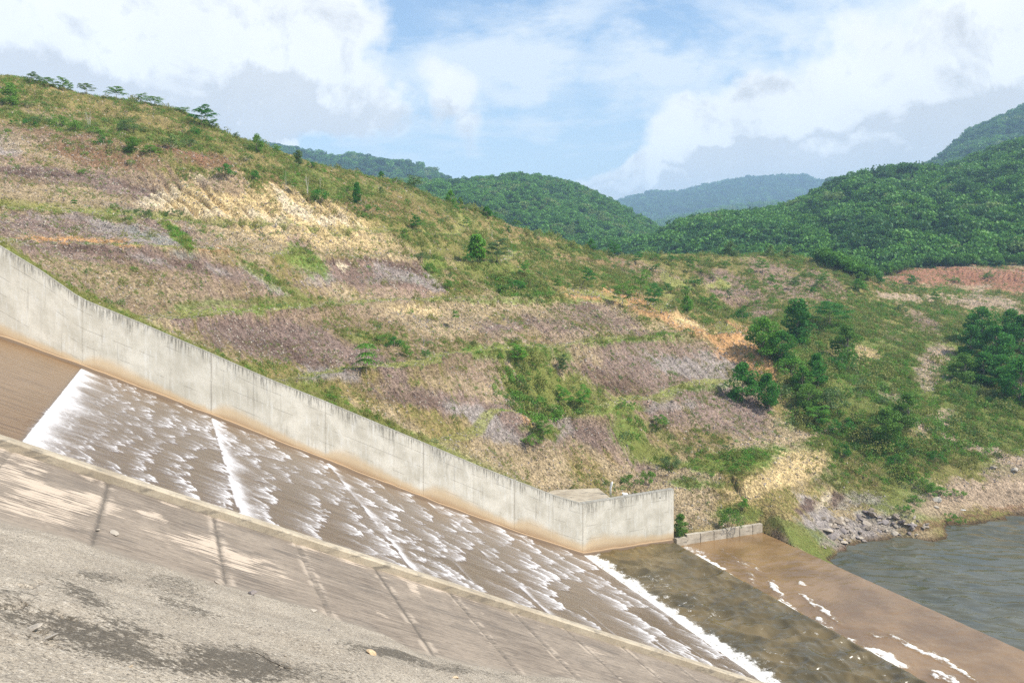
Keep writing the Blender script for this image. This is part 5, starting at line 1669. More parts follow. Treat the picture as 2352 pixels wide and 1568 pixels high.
G1 = 'small trees on the hill skyline'
G2 = 'shrubs on the upper hillside'
G3 = 'young trees on the middle of the hill'
G4 = 'dense trees in the gully'
G5 = 'big dark trees at the right edge'
G6 = 'shrubs by the river bank'
for row in [
    (73, 192, 26, 'flat', 'grey', 'pale feathery tree, leftmost on the hill skyline', 1.3, G1),
    (111, 202, 27, 'flat', 'mid', 'wide feathery tree second from the left on the skyline', 1.5, G1),
    (145, 209, 34, 'feather', 'mid', 'taller dark tree third from the left on the skyline', 1.1, G1),
    (162, 207, 18, 'feather', 'mid', 'small tree just right of the third skyline tree', 1.0, G1),
    (200, 210, 29, 'flat', 'grey', 'lone feathery tree between two gaps in the skyline, fifth from the left', 1.2, G1),
    (268, 218, 34, 'flat', 'mid', 'leaning open tree above the middle of the left hilltop, sixth on the skyline', 1.2, G1),
    (325, 226, 22, 'feather', 'mid', 'small dark tree seventh from the left on the skyline', 1.3, G1),
    (357, 233, 24, 'flat', 'mid', 'arching flat tree eighth from the left on the skyline', 1.6, G1),
    (418, 262, 18, 'flat', 'mid', 'short flat tree just left of the biggest skyline tree', 1.6, G1),
    (462, 292, 52, 'flat', 'dark', 'biggest spreading tree where the skyline starts to drop', 1.15, G1),
    (489, 298, 26, 'feather', 'mid', 'smaller tree leaning right beside the biggest skyline tree', 1.2, G1),
    (542, 318, 14, 'feather', 'grey', 'tiny tree on the falling skyline above the yellow rock', 1.5, G1),
    (590, 350, 42, 'broad', 'mid', 'leafy tree on the falling skyline with a pale shrub at its foot', 1.0, G1),
    (566, 368, 20, 'shrub', 'pale', 'pale flowering shrub at the foot of the leafy skyline tree', 1.2, G1),
    (634, 356, 26, 'feather', 'mid', 'small open tree standing against the small white cloud', 1.1, G1),
    (685, 378, 34, 'broad', 'grey', 'pale green tree in front of the left end of the far ridge', 1.0, G1),
    (714, 386, 16, 'shrub', 'dark', 'dark bush right of the pale green ridge tree', 1.2, G1),
    (22, 243, 54, 'broad', 'mid', 'round yellow green tree at the left edge below the skyline', 1.1, G2),
    (66, 246, 18, 'shrub', 'pale', 'pale yellow shrub right of the round tree at the left edge', 1.5, G2),
    (391, 338, 36, 'shrub', 'pale', 'pale flowering shrub above a dark earth scar', 1.2, G2),
    (305, 351, 36, 'broad', 'mid', 'wide green tree left of the dark earth scar', 1.5, G2),
    (345, 359, 30, 'flat', 'mid', 'low flat tree between the wide green tree and the pale shrub', 1.3, G2),
    (300, 380, 16, 'shrub', 'pale', 'tiny pale yellow shrub below the wide green tree', 1.0, G2),
    (448, 309, 20, 'shrub', 'dark', 'small dark bush below the biggest skyline tree', 1.0, G2),
    (516, 405, 34, 'shrub', 'dark', 'dark green bush on top of the yellow rock face', 1.1, G2),
    (580, 412, 26, 'shrub', 'dark', 'dark bush just right of the peak of the yellow rock', 1.0, G2),
    (136, 292, 34, 'shrub', 'mid', 'tall bush, left one of the pair under the left hilltop', 0.9, G2),
    (172, 300, 28, 'shrub', 'mid', 'bush, right one of the pair under the left hilltop', 1.1, G2),
    (52, 289, 18, 'low', 'dark', 'low dark bush under the left end of the hilltop', 1.0, G2),
    (90, 284, 26, 'shrub', 'grey', 'grey green bush left of the pair of bushes', 1.4, G2),
    (304, 303, 34, 'shrub', 'grey', 'wide grey green bush in the middle of the upper slope', 1.5, G2),
    (239, 334, 26, 'shrub', 'dark', 'rounded bush standing on the edge of the brown bowl', 1.2, G2),
    (216, 308, 22, 'shrub', 'mid', 'bush just above the rounded bush of the brown bowl', 1.3, G2),
    (434, 339, 26, 'shrub', 'grey', 'grey green bush right of the dark earth scar', 1.3, G2),
    (205, 294, 44, 'bare', 'pale', 'clump of bleached bare stems on the upper left slope', 1.0, None),
    (170, 484, 26, 'thin', 'dark', 'small umbrella shaped sapling on the bench above the purple slope', 1.4, None),
    (318, 499, 24, 'low', 'grey', 'wide bluish bush at the left foot of the yellow rock', 1.0, G2),
    (396, 496, 20, 'low', 'grey', 'bluish bush just right of the wide one at the foot of the yellow rock', 0.9, G2),
    (191, 402, 18, 'shrub', 'mid', 'tiny bush alone in the brown bowl on the left', 1.0, G2),
    (432, 408, 9, 'low', 'mid', 'tiny plant on the white left edge of the yellow rock', 1.2, G2),
    (677, 450, 36, 'thin', 'mid', 'thin sapling with a pale stem above the gullied yellow rock', 1.2, None),
    (656, 440, 56, 'bare', 'pale', 'single bare pole left of the thin sapling above the yellow rock', 0.35, None),
    (707, 446, 54, 'bare', 'pale', 'forked bare trunk above the right part of the yellow rock', 0.8, None),
    (735, 434, 34, 'bare', 'pale', 'short bare stem right of the forked bare trunk', 0.7, None),
    (734, 468, 38, 'shrub', 'dark', 'dark round bush below the short bare stem', 0.9, G2),
    (820, 468, 50, 'slim', 'dark', 'dense dark column shaped tree right of the yellow rock', 0.8, None),
    (875, 408, 17, 'broad', 'dark', 'small dark tree on the ridge in front of the far forest', 1.2, G1),
    (912, 420, 16, 'shrub', 'pale', 'pale bush on the ridge right of the small dark tree', 1.4, G1),
    (953, 428, 32, 'feather', 'grey', 'thin grey green tree on the ridge in front of the far forest', 1.3, G1),
    (878, 448, 24, 'shrub', 'grey', 'upright grey bush below the ridge in front of a brown slope', 0.6, G2),
    (795, 445, 22, 'shrub', 'mid', 'green bush left of the dense column shaped tree', 1.1, G2),
    (771, 464, 16, 'low', 'mid', 'low green bush between the dark round bush and the column shaped tree', 0.8, G2),
    (955, 530, 40, 'feather', 'dark', 'thin dark tree below the brown scar', 0.8, None),
    (930, 546, 20, 'thin', 'mid', 'small sapling just left of the thin dark tree', 1.2, None),
    (840, 488, 24, 'low', 'mid', 'light green bush at the foot of the column shaped tree', 0.8, G2),
    (1034, 470, 34, 'broad', 'bright', 'bright green tree on the ridge in front of the near forest hill', 1.0, G1),
    (1057, 468, 20, 'broad', 'mid', 'tree on the ridge just right of the bright green one', 1.0, G1),
    (1073, 484, 19, 'shrub', 'pale', 'pale yellow shrub on the ridge in front of the near forest hill', 1.1, G1),
    (1049, 482, 16, 'shrub', 'dark', 'dark rounded bush below the bright green ridge tree', 1.3, G1),
    (1118, 500, 26, 'broad', 'dark', 'dark tree on the ridge beside the pale yellow shrub', 1.4, G1),
    (1137, 498, 16, 'feather', 'dark', 'small open tree touching the right side of the dark ridge tree', 1.3, G1),
    (1187, 514, 18, 'feather', 'mid', 'small feathery tree on the ridge right of the dark tree', 1.5, G1),
    (1238, 548, 26, 'shrub', 'pale', 'yellow flowering shrub standing out against the forest hill', 0.9, G1),
    (1072, 521, 26, 'feather', 'mid', 'small open tree below the pale yellow ridge shrub', 0.9, G3),
    (1095, 601, 66, 'tall', 'bright', 'bright green upright tree with drooping leaves in the middle of the hill', 1.0, None),
    (1079, 602, 24, 'shrub', 'dark', 'dark bush under the left side of the bright upright tree', 1.0, G3),
    (1142, 602, 56, 'feather', 'grey', 'thin straggly tree just right of the bright upright tree', 1.3, None),
    (1201, 638, 40, 'feather', 'bright', 'yellow green tree on a bush below the straggly tree', 0.8, None),
    (1185, 668, 32, 'shrub', 'dark', 'large dark bush at the foot of the yellow green tree', 1.2, G3),
    (1215, 660, 24, 'shrub', 'olive', 'olive bush right of the large dark bush', 1.3, G3),
    (969, 602, 26, 'shrub', 'grey', 'bluish bush at the top right corner of the dark shale crescent', 1.1, G3),
    (989, 628, 28, 'shrub', 'mid', 'green bush beside the right end of the dark shale crescent', 0.9, G3),
    (1023, 662, 24, 'shrub', 'mid', 'green bush below the dark shale crescent near the bench', 1.2, G3),
    (1032, 524, 10, 'low', 'pale', 'tiny pale bush on the brown slope under the ridge', 0.8, G2),
    (1170, 535, 20, 'shrub', 'dark', 'narrow dark bush on the slope below the ridge', 0.5, G2),
    (1130, 549, 24, 'bare', 'pale', 'bare grey twigs above the straggly tree', 0.7, None),
    (1412, 592, 40, 'feather', 'dark', 'dark tree with a clear thin trunk on the crest in front of the forest', 1.0, None),
    (1357, 574, 26, 'broad', 'dark', 'dark tree at the edge of the forest on the left of the crest', 1.4, None),
    (1369, 597, 14, 'low', 'mid', 'small light green bush on the crest left of the thin trunk', 0.9, G3),
    (1465, 606, 28, 'feather', 'dark', 'small tiered tree right of the thin trunk on the crest', 1.0, G3),
    (1505, 600, 24, 'shrub', 'mid', 'upright green bush on the crest, second right of the thin trunk', 0.8, G3),
    (1541, 600, 22, 'shrub', 'dark', 'rounded dark bush on the crest, third right of the thin trunk', 1.1, G3),
    (1444, 612, 13, 'shrub', 'grey', 'small grey bush below the crest left of the tiered tree', 1.0, G3),
    (1505, 624, 19, 'feather', 'dark', 'tiny dark spreading tree below the upright green bush', 1.5, G3),
    (1483, 617, 9, 'low', 'dark', 'tiny dark plant just left of the tiny spreading tree', 0.8, G3),
    (1586, 624, 38, 'feather', 'mid', 'thin tiered tree alone on the crest', 0.8, G3),
    (1668, 614, 18, 'shrub', 'mid', 'small spiky bush on the pale crest right of the thin tiered tree', 0.9, G3),
    (1677, 588, 36, 'broad', 'grey', 'round pale green tree behind the middle of the crest', 1.3, None),
    (1770, 588, 26, 'broad', 'pale', 'pale yellow green tree, left one of two behind the round knoll', 1.2, None),
    (1812, 590, 24, 'broad', 'pale', 'pale yellow green tree, right one of two behind the round knoll', 1.2, None),
    (1751, 626, 36, 'feather', 'mid', 'green tree on the left shoulder of the round knoll', 1.1, G3),
    (1769, 651, 26, 'shrub', 'mid', 'green bush below the tree on the left shoulder of the knoll', 0.8, G3),
    (1352, 656, 44, 'feather', 'dark', 'dark tiered tree above the start of the orange slope', 0.9, G3),
    (1337, 664, 30, 'shrub', 'olive', 'olive bush at the foot of the dark tiered tree', 1.1, G3),
    (1282, 668, 36, 'feather', 'mid', 'light green feathery tree at the edge of the bench', 1.0, G3),
    (1431, 706, 62, 'flat', 'mid', 'tree with drooping sprays leaning over the orange slope', 0.75, G3),
    (1467, 686, 66, 'feather', 'mid', 'tallest green tree of the three above the orange slope', 0.8, G3),
    (1499, 712, 62, 'feather', 'dark', 'dark bushy tree, right one of the three above the orange slope', 0.9, G3),
    (1533, 674, 26, 'feather', 'dark', 'small dark tree behind the three trees, to their right', 1.1, G3),
    (1566, 679, 28, 'shrub', 'mid', 'green bush in front of the small purple outcrop', 1.1, G3),
    (1579, 719, 40, 'broad', 'bright', 'bright yellow green tree above the lower end of the orange slope', 1.0, G3),
    (1605, 698, 22, 'shrub', 'mid', 'small bush between the bright tree and the purple outcrop', 1.2, G3),
    (1636, 724, 48, 'feather', 'mid', 'light green tree right of the bright yellow green one', 0.9, G3),
    (1702, 736, 38, 'shrub', 'dark', 'dark bush above the end of the upper bench', 0.9, G3),
    (1677, 687, 24, 'feather', 'grey', 'thin grey tree on the bare mound', 0.9, G3),
    (1592, 654, 20, 'shrub', 'dark', 'dark bush over the small cave like outcrop on the mound', 1.5, G3),
    (1824, 665, 32, 'feather', 'grey', 'sparse grey green tree on the face of the round knoll', 1.1, G3),
    (1871, 673, 16, 'shrub', 'dark', 'small round dark bush on the face of the knoll', 1.0, G3),
    (1886, 662, 38, 'feather', 'mid', 'green tiered tree on the right face of the knoll', 1.0, G3),
    (1786, 668, 18, 'shrub', 'bright', 'bright bush in the hollow left of the knoll', 1.0, G3),
    (1972, 668, 28, 'broad', 'bright', 'bright green tree at the right foot of the knoll', 1.5, None),
    (1975, 648, 24, 'broad', 'mid', 'spreading tree behind the bright one at the foot of the knoll', 1.6, None),
    (2018, 652, 24, 'broad', 'dark', 'dark tree left of the red earth bank', 1.4, None),
    (2087, 652, 26, 'shrub', 'dark', 'dark bush in front of the red earth bank', 1.0, None),
    (2082, 667, 18, 'low', 'pale', 'pale bush just in front of the dark one by the red bank', 0.9, None),
    (2113, 669, 13, 'low', 'mid', 'low bush right of the pale bush by the red bank', 0.9, None),
    (2050, 660, 16, 'shrub', 'mid', 'small bush at the left end of the red bank', 1.0, None),
    (2270, 640, 20, 'shrub', 'mid', 'bush growing on the red bank near the right edge', 0.9, None),
    (2190, 648, 16, 'shrub', 'mid', 'bush growing low on the middle of the red bank', 1.2, None),
    (2150, 699, 38, 'feather', 'mid', 'thin tiered tree beside the white track', 0.8, None),
    (2166, 726, 24, 'shrub', 'bright', 'bright bush down the slope from the thin tiered tree', 0.9, None),
    (2074, 718, 24, 'shrub', 'grey', 'grey green bush left of the thin tiered tree', 1.0, None),
    (1752, 824, 98, 'broad', 'bright', 'large bright green leafy tree at the edge of the orange slope', 0.78, G4),
    (1795, 842, 84, 'broad', 'dark', 'dark leafy tree touching the right side of the large bright one', 0.8, G4),
    (1832, 788, 104, 'slim', 'dark', 'tallest narrow dark tree of the gully', 0.95, G4),
    (1907, 752, 66, 'flat', 'dark', 'wide flat topped tree with long dark sprays', 1.1, G4),
    (1945, 834, 92, 'broad', 'mid', 'loose mid green tree below the flat topped one', 0.8, G4),
    (1930, 852, 46, 'shrub', 'dark', 'dark bush at the foot of the loose mid green tree', 0.8, G4),
    (1878, 888, 78, 'broad', 'dark', 'dark tree in the middle of the gully bottom', 0.75, G4),
    (1842, 900, 62, 'broad', 'bright', 'light green tree left of the dark tree in the gully bottom', 0.85, G4),
    (1815, 862, 50, 'shrub', 'bright', 'bright bush between the large bright tree and the gully bottom', 0.9, G4),
    (1857, 794, 34, 'shrub', 'bright', 'bright yellow green bush right of the tallest narrow tree', 0.9, G4),
    (1857, 940, 60, 'broad', 'mid', 'leafy tree on the near bank of the gully', 1.0, G4),
    (1872, 976, 48, 'flat', 'bright', 'light feathery tree reaching over the foot of the gully', 0.9, G4),
    (1919, 978, 28, 'low', 'dark', 'low dark bushes edging the pale terrace', 1.0, G4),
    (1912, 936, 58, 'shrub', 'grey', 'grey twiggy bush right of the gully trees', 0.8, G4),
    (1707, 926, 96, 'broad', 'dark', 'dark green tree with two thin trunks on the purple slope, the left of two', 0.85, None),
    (1765, 944, 86, 'broad', 'dark', 'dark green tree with sparse foliage, right of the two on the purple slope', 0.75, None),
    (2035, 1018, 86, 'broad', 'mid', 'large leafy tree on the slope above the river, the left of two', 0.85, None),
    (2084, 984, 84, 'broad', 'mid', 'large leafy tree on the slope above the river, the right of two', 0.8, None),
    (2062, 1034, 34, 'shrub', 'dark', 'dark bush under the two large leafy trees', 1.0, None),
    (1932, 1056, 44, 'shrub', 'dark', 'bluish dark bush at the top of the yellow rubble', 0.75, None),
    (2151, 1059, 30, 'shrub', 'dark', 'round dark bush alone on the grassy slope above the river', 1.0, None),
    (2053, 1070, 28, 'shrub', 'dark', 'dark spiky bush below the two large leafy trees', 1.2, None),
    (2080, 1092, 26, 'low', 'mid', 'first green bush from the top in the line running down to the river', 0.8, G6),
    (2104, 1110, 26, 'low', 'mid', 'second green bush from the top in the line running down to the river', 0.8, G6),
    (2130, 1124, 28, 'shrub', 'mid', 'third green bush from the top in the line running down to the river', 1.4, G6),
    (2155, 1140, 28, 'shrub', 'bright', 'fourth green bush in the line running down to the river, beside the white boulder', 1.2, G6),
    (2196, 1142, 22, 'low', 'bright', 'green bush right of the white boulder', 0.7, G6),
    (2100, 1160, 26, 'shrub', 'mid', 'green bush at the top of the grey rock pile', 1.3, G6),
    (2078, 1176, 20, 'low', 'bright', 'bright low bush among the grey rocks', 0.7, G6),
    (2190, 1198, 22, 'low', 'bright', 'green bush on the grassy spit at the water edge', 0.8, G6),
    (1704, 1170, 32, 'shrub', 'bright', 'bright yellow green bush left of the yellow rubble', 0.8, G6),
    (1564, 1234, 56, 'slim', 'mid', 'green bush hugging the end of the long wall', 0.95, G6),
    (1677, 1214, 56, 'shrub', 'mid', 'open bush behind the low block wall', 0.8, G6),
    (1297, 936, 50, 'feather', 'bright', 'light feathery sapling in the green hollow, left of the two', 1.0, G3),
    (1337, 940, 56, 'feather', 'bright', 'light feathery sapling with a thin stem, right of the two in the green hollow', 0.9, G3),
    (1250, 1012, 58, 'feather', 'mid', 'feathery sapling at the bottom of the green hollow', 0.9, G3),
    (1268, 957, 34, 'shrub', 'mid', 'bush between the feathery saplings of the green hollow', 1.3, G3),
    (1222, 1020, 28, 'shrub', 'mid', 'bush at the lower left corner of the green hollow', 1.3, G3),
    (1516, 992, 44, 'flat', 'mid', 'low leaning feathery sapling on the rubble slope', 0.9, G3),
    (1437, 936, 20, 'low', 'bright', 'low bright plant at the right end of the green strip', 0.8, G3),
    (1488, 1115, 44, 'shrub', 'mid', 'green bush above the end part of the long wall', 0.7, G6),
    (1540, 1078, 36, 'shrub', 'grey', 'grey green bush left of the bright grass terrace', 1.1, G6),
    (1444, 1119, 34, 'shrub', 'mid', 'bush left of the green bush above the end of the wall', 0.9, G6),
    (841, 860, 72, 'sapling', 'bright', 'bright green sapling with three tiers of drooping leaves on the purple slope', 1.25, None),
    (908, 798, 30, 'shrub', 'dark', 'dark green bush in the gully right of the purple slope', 1.2, G3),
    (880, 786, 22, 'shrub', 'mid', 'small bush above the dark green gully bush', 1.2, G3),
    (937, 820, 28, 'feather', 'mid', 'feathery bush down the gully from the dark green bush', 1.1, G3),
    (976, 824, 22, 'flat', 'dark', 'lowest dark feathery bush of the small gully', 1.1, G3),
    (1046, 756, 44, 'thin', 'mid', 'thin pale stemmed sapling alone on the tan slope', 0.9, None),
    (1190, 838, 48, 'feather', 'bright', 'bright feathery bush on the green bench', 1.0, G3),
    (1293, 868, 52, 'feather', 'grey', 'thin grey green sapling above the green hollow', 0.7, G3),
]:
    if row[7] == G4 or row[2] > 80:
        row = row[:6] + (row[6] * 1.3,) + row[7:]
    plant(*row[:8])
n_ = 0
for (x, y, h, k, m_, w_) in [(2255, 782, 68, 'broad', 'dark', 0.9), (2324, 780, 62, 'broad', 'dark', 0.9), (2230, 814, 60, 'broad', 'dark', 1.0), (2290, 824, 68, 'broad', 'dark', 1.1), (2348, 808, 74, 'broad', 'dark', 1.0),
                             (2215, 872, 54, 'broad', 'mid', 1.0), (2258, 876, 60, 'broad', 'dark', 1.1), (2300, 884, 62, 'broad', 'dark', 1.0), (2342, 918, 86, 'broad', 'dark', 0.9), (2400, 880, 90, 'broad', 'dark', 1.0)]:
    LB = ['dark leafy tree at the top left of the big clump by the right edge', 'dark tree at the top right of the big clump, right of the white track', 'dark tree on the left side of the big clump, above the cut track',
          'broad dark tree in the centre of the big clump at the right edge', 'tall dark tree of the big clump cut by the right picture edge, upper one', 'mid green tree at the lower left of the big clump beside the dirt cut',
          'dark tree in the front row of the big clump, left of its middle', 'dark tree in the front row of the big clump, right of its middle', 'largest dark tree at the lower right corner of the big clump',
          'dark tree at the far right of the big clump, mostly outside the picture'][n_]
    plant(x, y + 6, h * 1.25, k, m_, LB, w_ * 1.25, G5)
    n_ += 1

# ------------------------------------------------------------------ scattered stuff: instanced at points by geometry nodes
PC = bpy.data.collections.new('stuff_sources')


def source(name, me):
    o = bpy.data.objects.new(name, me)
    PC.objects.link(o)
    return o


def scatter(name, pts, scl, protos, label, seed=0, kind='stuff', idx=None, tilt=0.15, cat=None):
    """one object: points carrying a size, each dressed with one of the source meshes"""
    col_ = bpy.data.collections.new(name + '_src')
    for o in protos:
        col_.objects.link(o)
    me = bpy.data.meshes.new(name)
    me.vertices.add(len(pts))
    me.vertices.foreach_set('co', np.asarray(pts, np.float32).ravel())
    me.attributes.new('size', 'FLOAT', 'POINT').data.foreach_set('value', np.asarray(scl, np.float32))
    r = np.random.RandomState(seed)
    rot = np.stack([r.normal(0, tilt, len(pts)), r.normal(0, tilt, len(pts)), r.uniform(0, 6.28, len(pts))], 1)
    me.attributes.new('turn', 'FLOAT_VECTOR', 'POINT').data.foreach_set('vector', rot.astype(np.float32).ravel())
    ix = r.randint(0, len(protos), len(pts)) if idx is None else idx
    me.attributes.new('pick', 'INT', 'POINT').data.foreach_set('value', np.asarray(ix, np.int32))
    o = link(name, me)
    ng = bpy.data.node_groups.new(name + '_nodes', 'GeometryNodeTree')
    ng.interface.new_socket('Geometry', in_out='INPUT', socket_type='NodeSocketGeometry')
    ng.interface.new_socket('Geometry', in_out='OUTPUT', socket_type='NodeSocketGeometry')
    gi = ng.nodes.new('NodeGroupInput')
    go = ng.nodes.new('NodeGroupOutput')
    ci = ng.nodes.new('GeometryNodeCollectionInfo')
    ci.inputs['Collection'].default_value = col_
    ci.inputs['Separate Children'].default_value = True
    ci.inputs['Reset Children'].default_value = True
    ip = ng.nodes.new('GeometryNodeInstanceOnPoints')
    ip.inputs['Pick Instance'].default_value = True

    def na(n, ty):
        q = ng.nodes.new('GeometryNodeInputNamedAttribute')
        q.data_type = ty
        q.inputs['Name'].default_value = n
        return q.outputs[0]
    ng.links.new(gi.outputs[0], ip.inputs['Points'])
    ng.links.new(ci.outputs[0], ip.inputs['Instance'])
    ng.links.new(na('pick', 'INT'), ip.inputs['Instance Index'])
    e2r = ng.nodes.new('FunctionNodeEulerToRotation')
    ng.links.new(na('turn', 'FLOAT_VECTOR'), e2r.inputs[0])
    ng.links.new(e2r.outputs[0], ip.inputs['Rotation'])
    ng.links.new(na('size', 'FLOAT'), ip.inputs['Scale'])
    ng.links.new(ip.outputs[0], go.inputs[0])
    md = o.modifiers.new('dress', 'NODES')
    md.node_group = ng
    tag(o, label, cat, kind=kind)
    return o


def tuft(seed, n, h, spread, wid, material):
    r = np.random.RandomState(seed)
    c, f = [], []
    for i in range(n):
        a_ = r.uniform(0, 6.28)
        q = spread * math.sqrt(r.rand())
        b = np.array([q * math.cos(a_), q * math.sin(a_), -0.03])
        ln_ = h * r.uniform(0.5, 1.1)
        o_ = r.uniform(0.1, 0.55) * ln_
        tip = b + np.array([math.cos(a_) * o_, math.sin(a_) * o_, ln_])
        s_ = np.array([-math.sin(a_ + r.uniform(-1, 1)), math.cos(a_), 0]) * wid
        k = len(c)
        c += [b - s_, b + s_, (b + tip) / 2 + s_ * 0.8 + np.array([0, 0, ln_ * 0.12]), tip]
        f.append((k, k + 1, k + 2, k + 3))
    return mesh_np('tuft', np.array(c), np.array(f), material, smooth=False)


def clump(seed, n, h, rad, size, material):
    lf = Leaves(seed)
    v = lf.r.normal(size=(n, 3))
    v /= np.linalg.norm(v, axis=1)[:, None]
    v[:, 2] = np.abs(v[:, 2])
    q = v * (lf.r.uniform(0.3, 1.0, n) ** 0.5)[:, None] * np.array([rad, rad, h])
    q *= 0.8 + 0.4 * vn(v[:, 0] * 2.5 + 9, v[:, 1] * 2.5 + 9, seed)[:, None]
    lf.add(q, size)
    return lf.mesh('leaf_clump', material)


src = [source('a_tuft', tuft(1, 16, 0.34, 0.22, 0.016, LM['olive'])), source('b_tuft', tuft(2, 16, 0.30, 0.24, 0.016, LM['mid'])), source('c_tuft', tuft(3, 14, 0.34, 0.22, 0.014, LM['straw'])),
       source('d_clump', clump(4, 46, 0.34, 0.30, 0.11, LM['olive'])), source('e_clump', clump(5, 46, 0.36, 0.28, 0.11, LM['mid'])), source('f_clump', clump(6, 90, 0.62, 0.48, 0.15, LM['mid'])),
       source('g_clump', clump(7, 90, 0.55, 0.50, 0.15, LM['grey'])), source('h_clump', clump(8, 60, 0.40, 0.34, 0.13, LM['bright'])), source('i_clump', clump(9, 120, 0.9, 0.6, 0.17, LM['olive']))]
rs = np.random.RandomState(99)
Xg, Yg, Zg, Gg, Sg, Tg = (TER[k] for k in 'XYZGST')
Dcell = np.gradient(Yg, axis=1) * Yg * (aa[1] - aa[0])
vis = (Tg > 0.7) & ~((Sg > -4.5) & (Sg < 4.8) & (Tg < 5.4)) & (Zg > LZ + 0.15) & (np.abs(Xg / Yg) < 0.72) & (Yg < 300)
clumpy = sm(fbm(Xg * 0.35, Yg * 0.35, 501, 4, 0.6), 0.36, 0.62)
clumpy = clumpy * np.where(Tg < 4, 0.25, 1) * np.where(Tg < 2, 0.5, 1)
fine = sm(fbm(Xg * 1.3, Yg * 1.3, 502, 3, 0.6), 0.35, 0.65)


def choose(wt, n):
    p_ = (wt * vis * Dcell).ravel()
    p_ = p_ / p_.sum()
    k = rs.choice(p_.size, n, p=p_)
    i, j = np.unravel_index(k, Xg.shape)
    a_ = aa[i] + rs.uniform(-.5, .5, n) * (aa[1] - aa[0])
    y_ = Yg[i, j] + rs.uniform(-.5, .5, n) * np.gradient(dd)[j]
    return a_ * y_, y_, zat(a_ * y_, y_), Gg[i, j]


lod = np.clip(95 / Yg, 0.25, 1.2) ** 1.3
x_, y_, z_, g_ = choose((0.12 + Gg ** 1.3) * (0.15 + clumpy) * (0.3 + fine) * (1 - 0.85 * TER['B']) * lod, 210000)
ix = np.where(rs.rand(len(x_)) < 0.35 + 0.3 * (1 - g_), rs.choice([0, 2, 2], len(x_)), np.where(rs.rand(len(x_)) < 0.4, 1, rs.choice([3, 4, 0], len(x_))))
ix = np.where((g_ > 0.85) & (rs.rand(len(x_)) < 0.75), rs.choice([1, 4, 7, 0, 3], len(x_)), ix)
_, tt_ = st(x_, y_)
ix = np.where((tt_ < 5) & (rs.rand(len(x_)) < 0.85), rs.choice([0, 2, 2, 3, 0], len(x_)), ix)
sz = rs.uniform(0.5, 1.25, len(x_)) * np.clip(y_ / 100, 0.75, 1.6) * (0.6 + 0.55 * g_)
scatter('ground_cover', np.stack([x_, y_, z_ - 0.02], 1), sz, src, 'grass tufts and small weeds scattered over the whole cut hillside', 1, idx=ix, cat='grass')
x_, y_, z_, g_ = choose((Tg > 3) * (0.01 + Gg ** 2.2) * (clumpy ** 1.5 + 0.03) * np.clip(95 / Yg, 0.3, 1.2), 9000)
ix = rs.choice([5, 8, 6, 8, 7, 3, 2], len(x_))
ix = np.where((x_ / y_ > 0.28) & (rs.rand(len(x_)) < 0.6), rs.choice([5, 7, 7], len(x_)), ix)
sz = rs.uniform(0.4, 1.15, len(x_)) * np.clip(y_ / 105, 0.75, 1.7)
scatter('scrub', np.stack([x_, y_, z_ - 0.03], 1), sz, src, 'knee high weeds and scrub growing in drifts on the hillside', 2, idx=ix, cat='scrub')


PXg, PYg = CX + F * Xg / Yg, CY + F * (HZ - Zg) / Yg
lush = np.zeros_like(Xg)
for b_ in [(1830, 860, 100, 90), (1880, 960, 90, 36), (2050, 1010, 90, 60), (2110, 1115, 90, 36), (2280, 880, 120, 70), (1240, 910, 90, 70), (1190, 660, 70, 26), (1940, 960, 90, 24), (1450, 1000, 26, 60), (2000, 880, 70, 60), (2200, 1000, 120, 40)]:
    lush = np.maximum(lush, blob(PXg, PYg, *b_, 10, 1, 0.5))
x_, y_, z_, g_ = choose((Tg > 4) * lush ** 2 * (0.1 + clumpy), 2600)
scatter('undergrowth', np.stack([x_, y_, z_ - 0.05], 1), rs.uniform(0.7, 1.9, len(x_)), src, 'bright leafy undergrowth filling the gullies between the trees', 5, idx=rs.choice([5, 5, 7, 7, 6, 8], len(x_)), cat='undergrowth')


# loose stones over the bare slopes
def m_stone(t, p, out, a=(0.24, 0.20, 0.17), b=(0.50, 0.43, 0.34)):
    oi = t.new('ShaderNodeObjectInfo').outputs['Random']
    oc = t.new('ShaderNodeTexCoord').outputs['Object']
    n = t.noise(oc, 3.0, 5.0, 0.7)
    t.put(p.inputs['Base Color'], t.mix(t.m('ADD', t.m('MULTIPLY', oi, 0.6), t.m('MULTIPLY', n, 0.4)), a, b))
    t.put(p.inputs['Normal'], t.bump(n, 0.6, 0.05))


M_STONE = mat('stone', m_stone)
M_STONE2 = mat('pale_stone', m_stone, a=(0.36, 0.31, 0.25), b=(0.54, 0.48, 0.40))
M_STONE3 = mat('brown_stone', m_stone, a=(0.15, 0.12, 0.09), b=(0.33, 0.27, 0.21))
M_SHALE = mat('shale_stone', m_stone, a=(0.12, 0.095, 0.088), b=(0.33, 0.29, 0.27))
st_src = [source('a_stone', rock_me('stone_a', 1, M_STONE, 0.6, 1)), source('b_stone', rock_me('stone_b', 2, M_STONE2, 0.55, 1)), source('c_stone', rock_me('stone_c', 3, M_SHALE, 0.5, 1))]
x_, y_, z_, g_ = choose((1 - Gg) ** 2 * (0.2 + fine) * np.clip(95 / Yg, 0.1, 1.2) ** 2, 80000)
sz = 0.05 + 0.13 * rs.rand(len(x_)) ** 3
ix = rs.choice([0, 1, 2, 2, 0], len(x_))
scatter('rubble', np.stack([x_, y_, z_ + 0.01], 1), sz * np.clip(y_ / 90, 0.8, 1.5), st_src, 'loose broken stone lying on the bare faces of the hillside', 3, idx=ix, tilt=0.6, cat='rubble')

